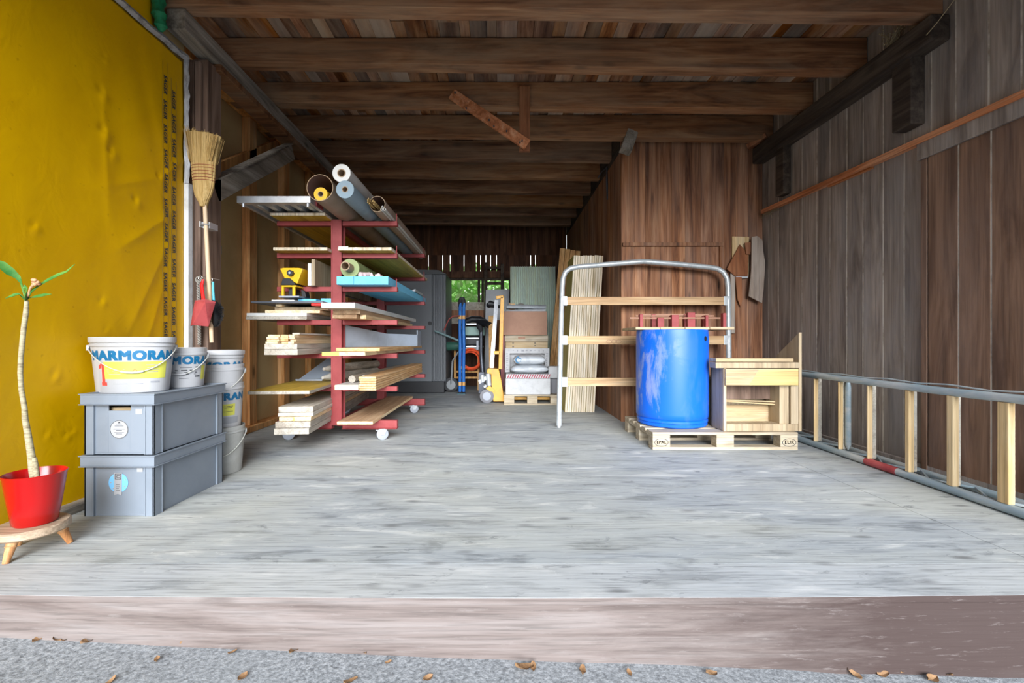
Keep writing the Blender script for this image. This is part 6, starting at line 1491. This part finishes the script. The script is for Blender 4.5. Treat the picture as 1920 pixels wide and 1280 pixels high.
solo('iron_hook', mb, M['darkmetal'], 'iron hook hanging at the top of the passage wall', 'hook')
rnd = random.Random(21)
for lab, cx, cy, dd_, n, s_ in (('dry plant tuft on top of the blackened beam', 1640, 95, 3.2, 46, 0.20), ):
    mb = MB()
    for k in range(n):
        p = P(cx + rnd.uniform(-22, 40), cy + 22 - 18 * rnd.random(), dd_); p.z = max(p.z, 3.045) - 0.005; p.x = 2.84 + rnd.uniform(0, .06); q = p + Vector((rnd.uniform(-.05, .05), rnd.uniform(-.09, .09), rnd.uniform(0.02, s_ * 0.8)))
        m_ = p.lerp(q, .5) + Vector((rnd.uniform(-.02, .02), rnd.uniform(-.02, .02), 0.01)); mb.tube([p, m_, q], [0.0016, 0.0014, 0.001], 5)
        mb.ball(q, 0.006, 4)
    solo('dry_plants', mb, M['hay'], lab, 'dry plants', kind='stuff')
mb = MB()
for k in range(70):
    p = Vector((2.925 + rnd.uniform(-.02, .012), rnd.uniform(4.62, 4.86), 2.30 + rnd.uniform(-.03, .03))); q = p + Vector((rnd.uniform(-.03, .01), rnd.uniform(-.14, .05), rnd.uniform(-.06, .04)))
    mb.tube([p, p.lerp(q, .5) + Vector((0, 0, .01)), q], 0.0014, 4)
solo('hay_tuft', mb, M['hay'], 'tuft of hay at the far end of the orange rail', 'hay', kind='stuff')
mb = MB(); mb.tube([(2.80, 2.87, 2.90), (2.80, 2.80, 2.93), (2.80, 2.70, 2.99), (2.80, 2.64, 3.04)], [0.003, 0.003, 0.0025, 0.001], 6)
solo('dry_stalk', mb, M['hay'], 'single dry stalk sticking out from the front end of the blackened beam', 'stalk')

# ------------------------------------------------------------------ dry leaves on the ground
leaf_px = [(78, 1196, 1.4), (112, 1198, 1.2), (172, 1201, 1.6), (128, 1197, 1.0), (352, 1204, 1.4), (300, 1235, 1.0), (440, 1221, 1.0), (458, 1268, 1.3), (215, 1276, 1.2), (555, 1217, 1.7), (592, 1214, 1.4), (686, 1219, 1.1), (660, 1276, 1.6), (803, 1270, 1.3), (730, 1240, 0.8), (982, 1252, 2.6), (1000, 1248, 1.2), (1090, 1256, 1.4), (1178, 1259, 1.0), (1330, 1262, 1.6), (1595, 1263, 1.6), (1650, 1262, 1.4), (1740, 1272, 1.8), (1685, 1258, 1.0), (1770, 1262, 1.2)]
where = ['far left', 'left', 'middle', 'right', 'far right']
protos = []
for k in range(3):
    mb = MB(); n = 9; vs = []; rnd = random.Random(k + 40)
    for i in range(n):
        t = -1 + 2 * i / (n - 1); w = (1 - t * t) ** 0.6 * (0.5 + 0.12 * rnd.random()) + 0.02; zc = 0.25 * t * t + 0.12 * rnd.random()
        for s_ in (-1, 0, 1): vs.append((t, s_ * w, zc + 0.22 * abs(s_) * (1 + 0.4 * k)))
    fs = [(i * 3 + q, i * 3 + q + 1, i * 3 + q + 4, i * 3 + q + 3) for i in range(n - 1) for q in range(2)]
    top_n = len(vs); vs += [(x, y, z - 0.03) for x, y, z in vs]; fs += [tuple(top_n + q for q in reversed(f)) for f in fs]
    mb.add(vs, fs, 0, True); protos.append(mb.mesh('dry_leaf', [M['dryleaf']]))
rnd = random.Random(77)
for i, (px, py, s_) in enumerate(leaf_px):
    d = 1.5
    for _ in range(8): d = (H - gz(PX(px, d))) * F / (py - VY)
    o_ = bpy.data.objects.new('dry_leaf', protos[i % 3]); COL.objects.link(o_)
    o_.location = (PX(px, d), d - 0.012, gz(PX(px, d)) + 0.004); o_.scale = (0.014 * s_, 0.014 * s_, 0.014 * s_); o_.rotation_euler = (rnd.uniform(-.3, .3), rnd.uniform(-.3, .3), rnd.uniform(0, 6.28))
    tag(o_, 'small curled dry brown leaf on the pale ground below the front board', 'leaf', 'dry leaves on the ground')
# ------------------------------------------------------------------ daylight and camera
w = bpy.data.worlds.new('overcast sky'); bpy.context.scene.world = w; w.use_nodes = True
nt = w.node_tree; bg = nt.nodes['Background']
tc = node(nt, 'ShaderNodeTexCoord'); sep = node(nt, 'ShaderNodeSeparateXYZ', {0: tc.outputs['Generated']})
base = ramp(nt, sep.outputs[2], [(0.0, (0.30, 0.34, 0.39)), (0.08, (0.40, 0.44, 0.48)), (0.3, (0.50, 0.60, 0.74)), (1.0, (0.38, 0.48, 0.62))])
# the sun stands behind thin cloud, high behind the viewer: a broad soft bright patch of sky
el = math.radians(21)
dt = node(nt, 'ShaderNodeVectorMath', {0: tc.outputs['Generated'], 1: (0.05, -math.cos(el), math.sin(el))}, operation='DOT_PRODUCT')
mr = node(nt, 'ShaderNodeMapRange', {'Value': dt.outputs['Value'], 'From Min': math.cos(math.radians(31)), 'From Max': math.cos(math.radians(5)), 'To Min': 0.0, 'To Max': 1.0}, interpolation_type='SMOOTHSTEP')
glow = mixc(nt, mr.outputs[0], (0.0, 0.0, 0.0), (0.97, 1.0, 1.05))
gs = node(nt, 'ShaderNodeVectorMath', {0: glow, 'Scale': 22.0}, operation='SCALE')
# rear glow added to the sky to brighten the foliage and back interior
db_ = node(nt, 'ShaderNodeVectorMath', {0: tc.outputs['Generated'], 1: (0.0, math.cos(math.radians(40)), math.sin(math.radians(40)))}, operation='DOT_PRODUCT')
mb_ = node(nt, 'ShaderNodeMapRange', {'Value': db_.outputs['Value'], 'From Min': 0.55, 'From Max': 0.95, 'To Min': 0.0, 'To Max': 2.2}, interpolation_type='SMOOTHSTEP')
back = node(nt, 'ShaderNodeCombineXYZ', {0: mb_.outputs[0], 1: mb_.outputs[0], 2: mb_.outputs[0]})
base2 = node(nt, 'ShaderNodeVectorMath', {0: base, 1: back.outputs[0]}, operation='ADD').outputs[0]
add = node(nt, 'ShaderNodeVectorMath', {0: base2, 1: gs.outputs[0]}, operation='ADD')
nt.links.new(add.outputs[0], bg.inputs[0]); bg.inputs[1].default_value = 1.0
sc = bpy.context.scene
cam = bpy.data.cameras.new('camera'); co = bpy.data.objects.new('camera', cam); COL.objects.link(co)
co.location = (0, 0, H); co.rotation_euler = (PI / 2, 0, 0)
cam.sensor_width = 36.0; cam.lens = F / 1920 * 36.0; cam.shift_x = (960 - VX) / 1920; cam.clip_start = 0.02; cam.clip_end = 200
sc.camera = co
sc.view_settings.view_transform = 'Standard'; sc.view_settings.look = 'None'; sc.view_settings.gamma = 1.0; sc.view_settings.use_curve_mapping = False
sc.view_settings.exposure = 0.1
sc.cycles.use_denoising = True; sc.cycles.max_bounces = 8; sc.cycles.diffuse_bounces = 6; sc.cycles.glossy_bounces = 4; sc.cycles.caustics_reflective = False; sc.cycles.caustics_refractive = False
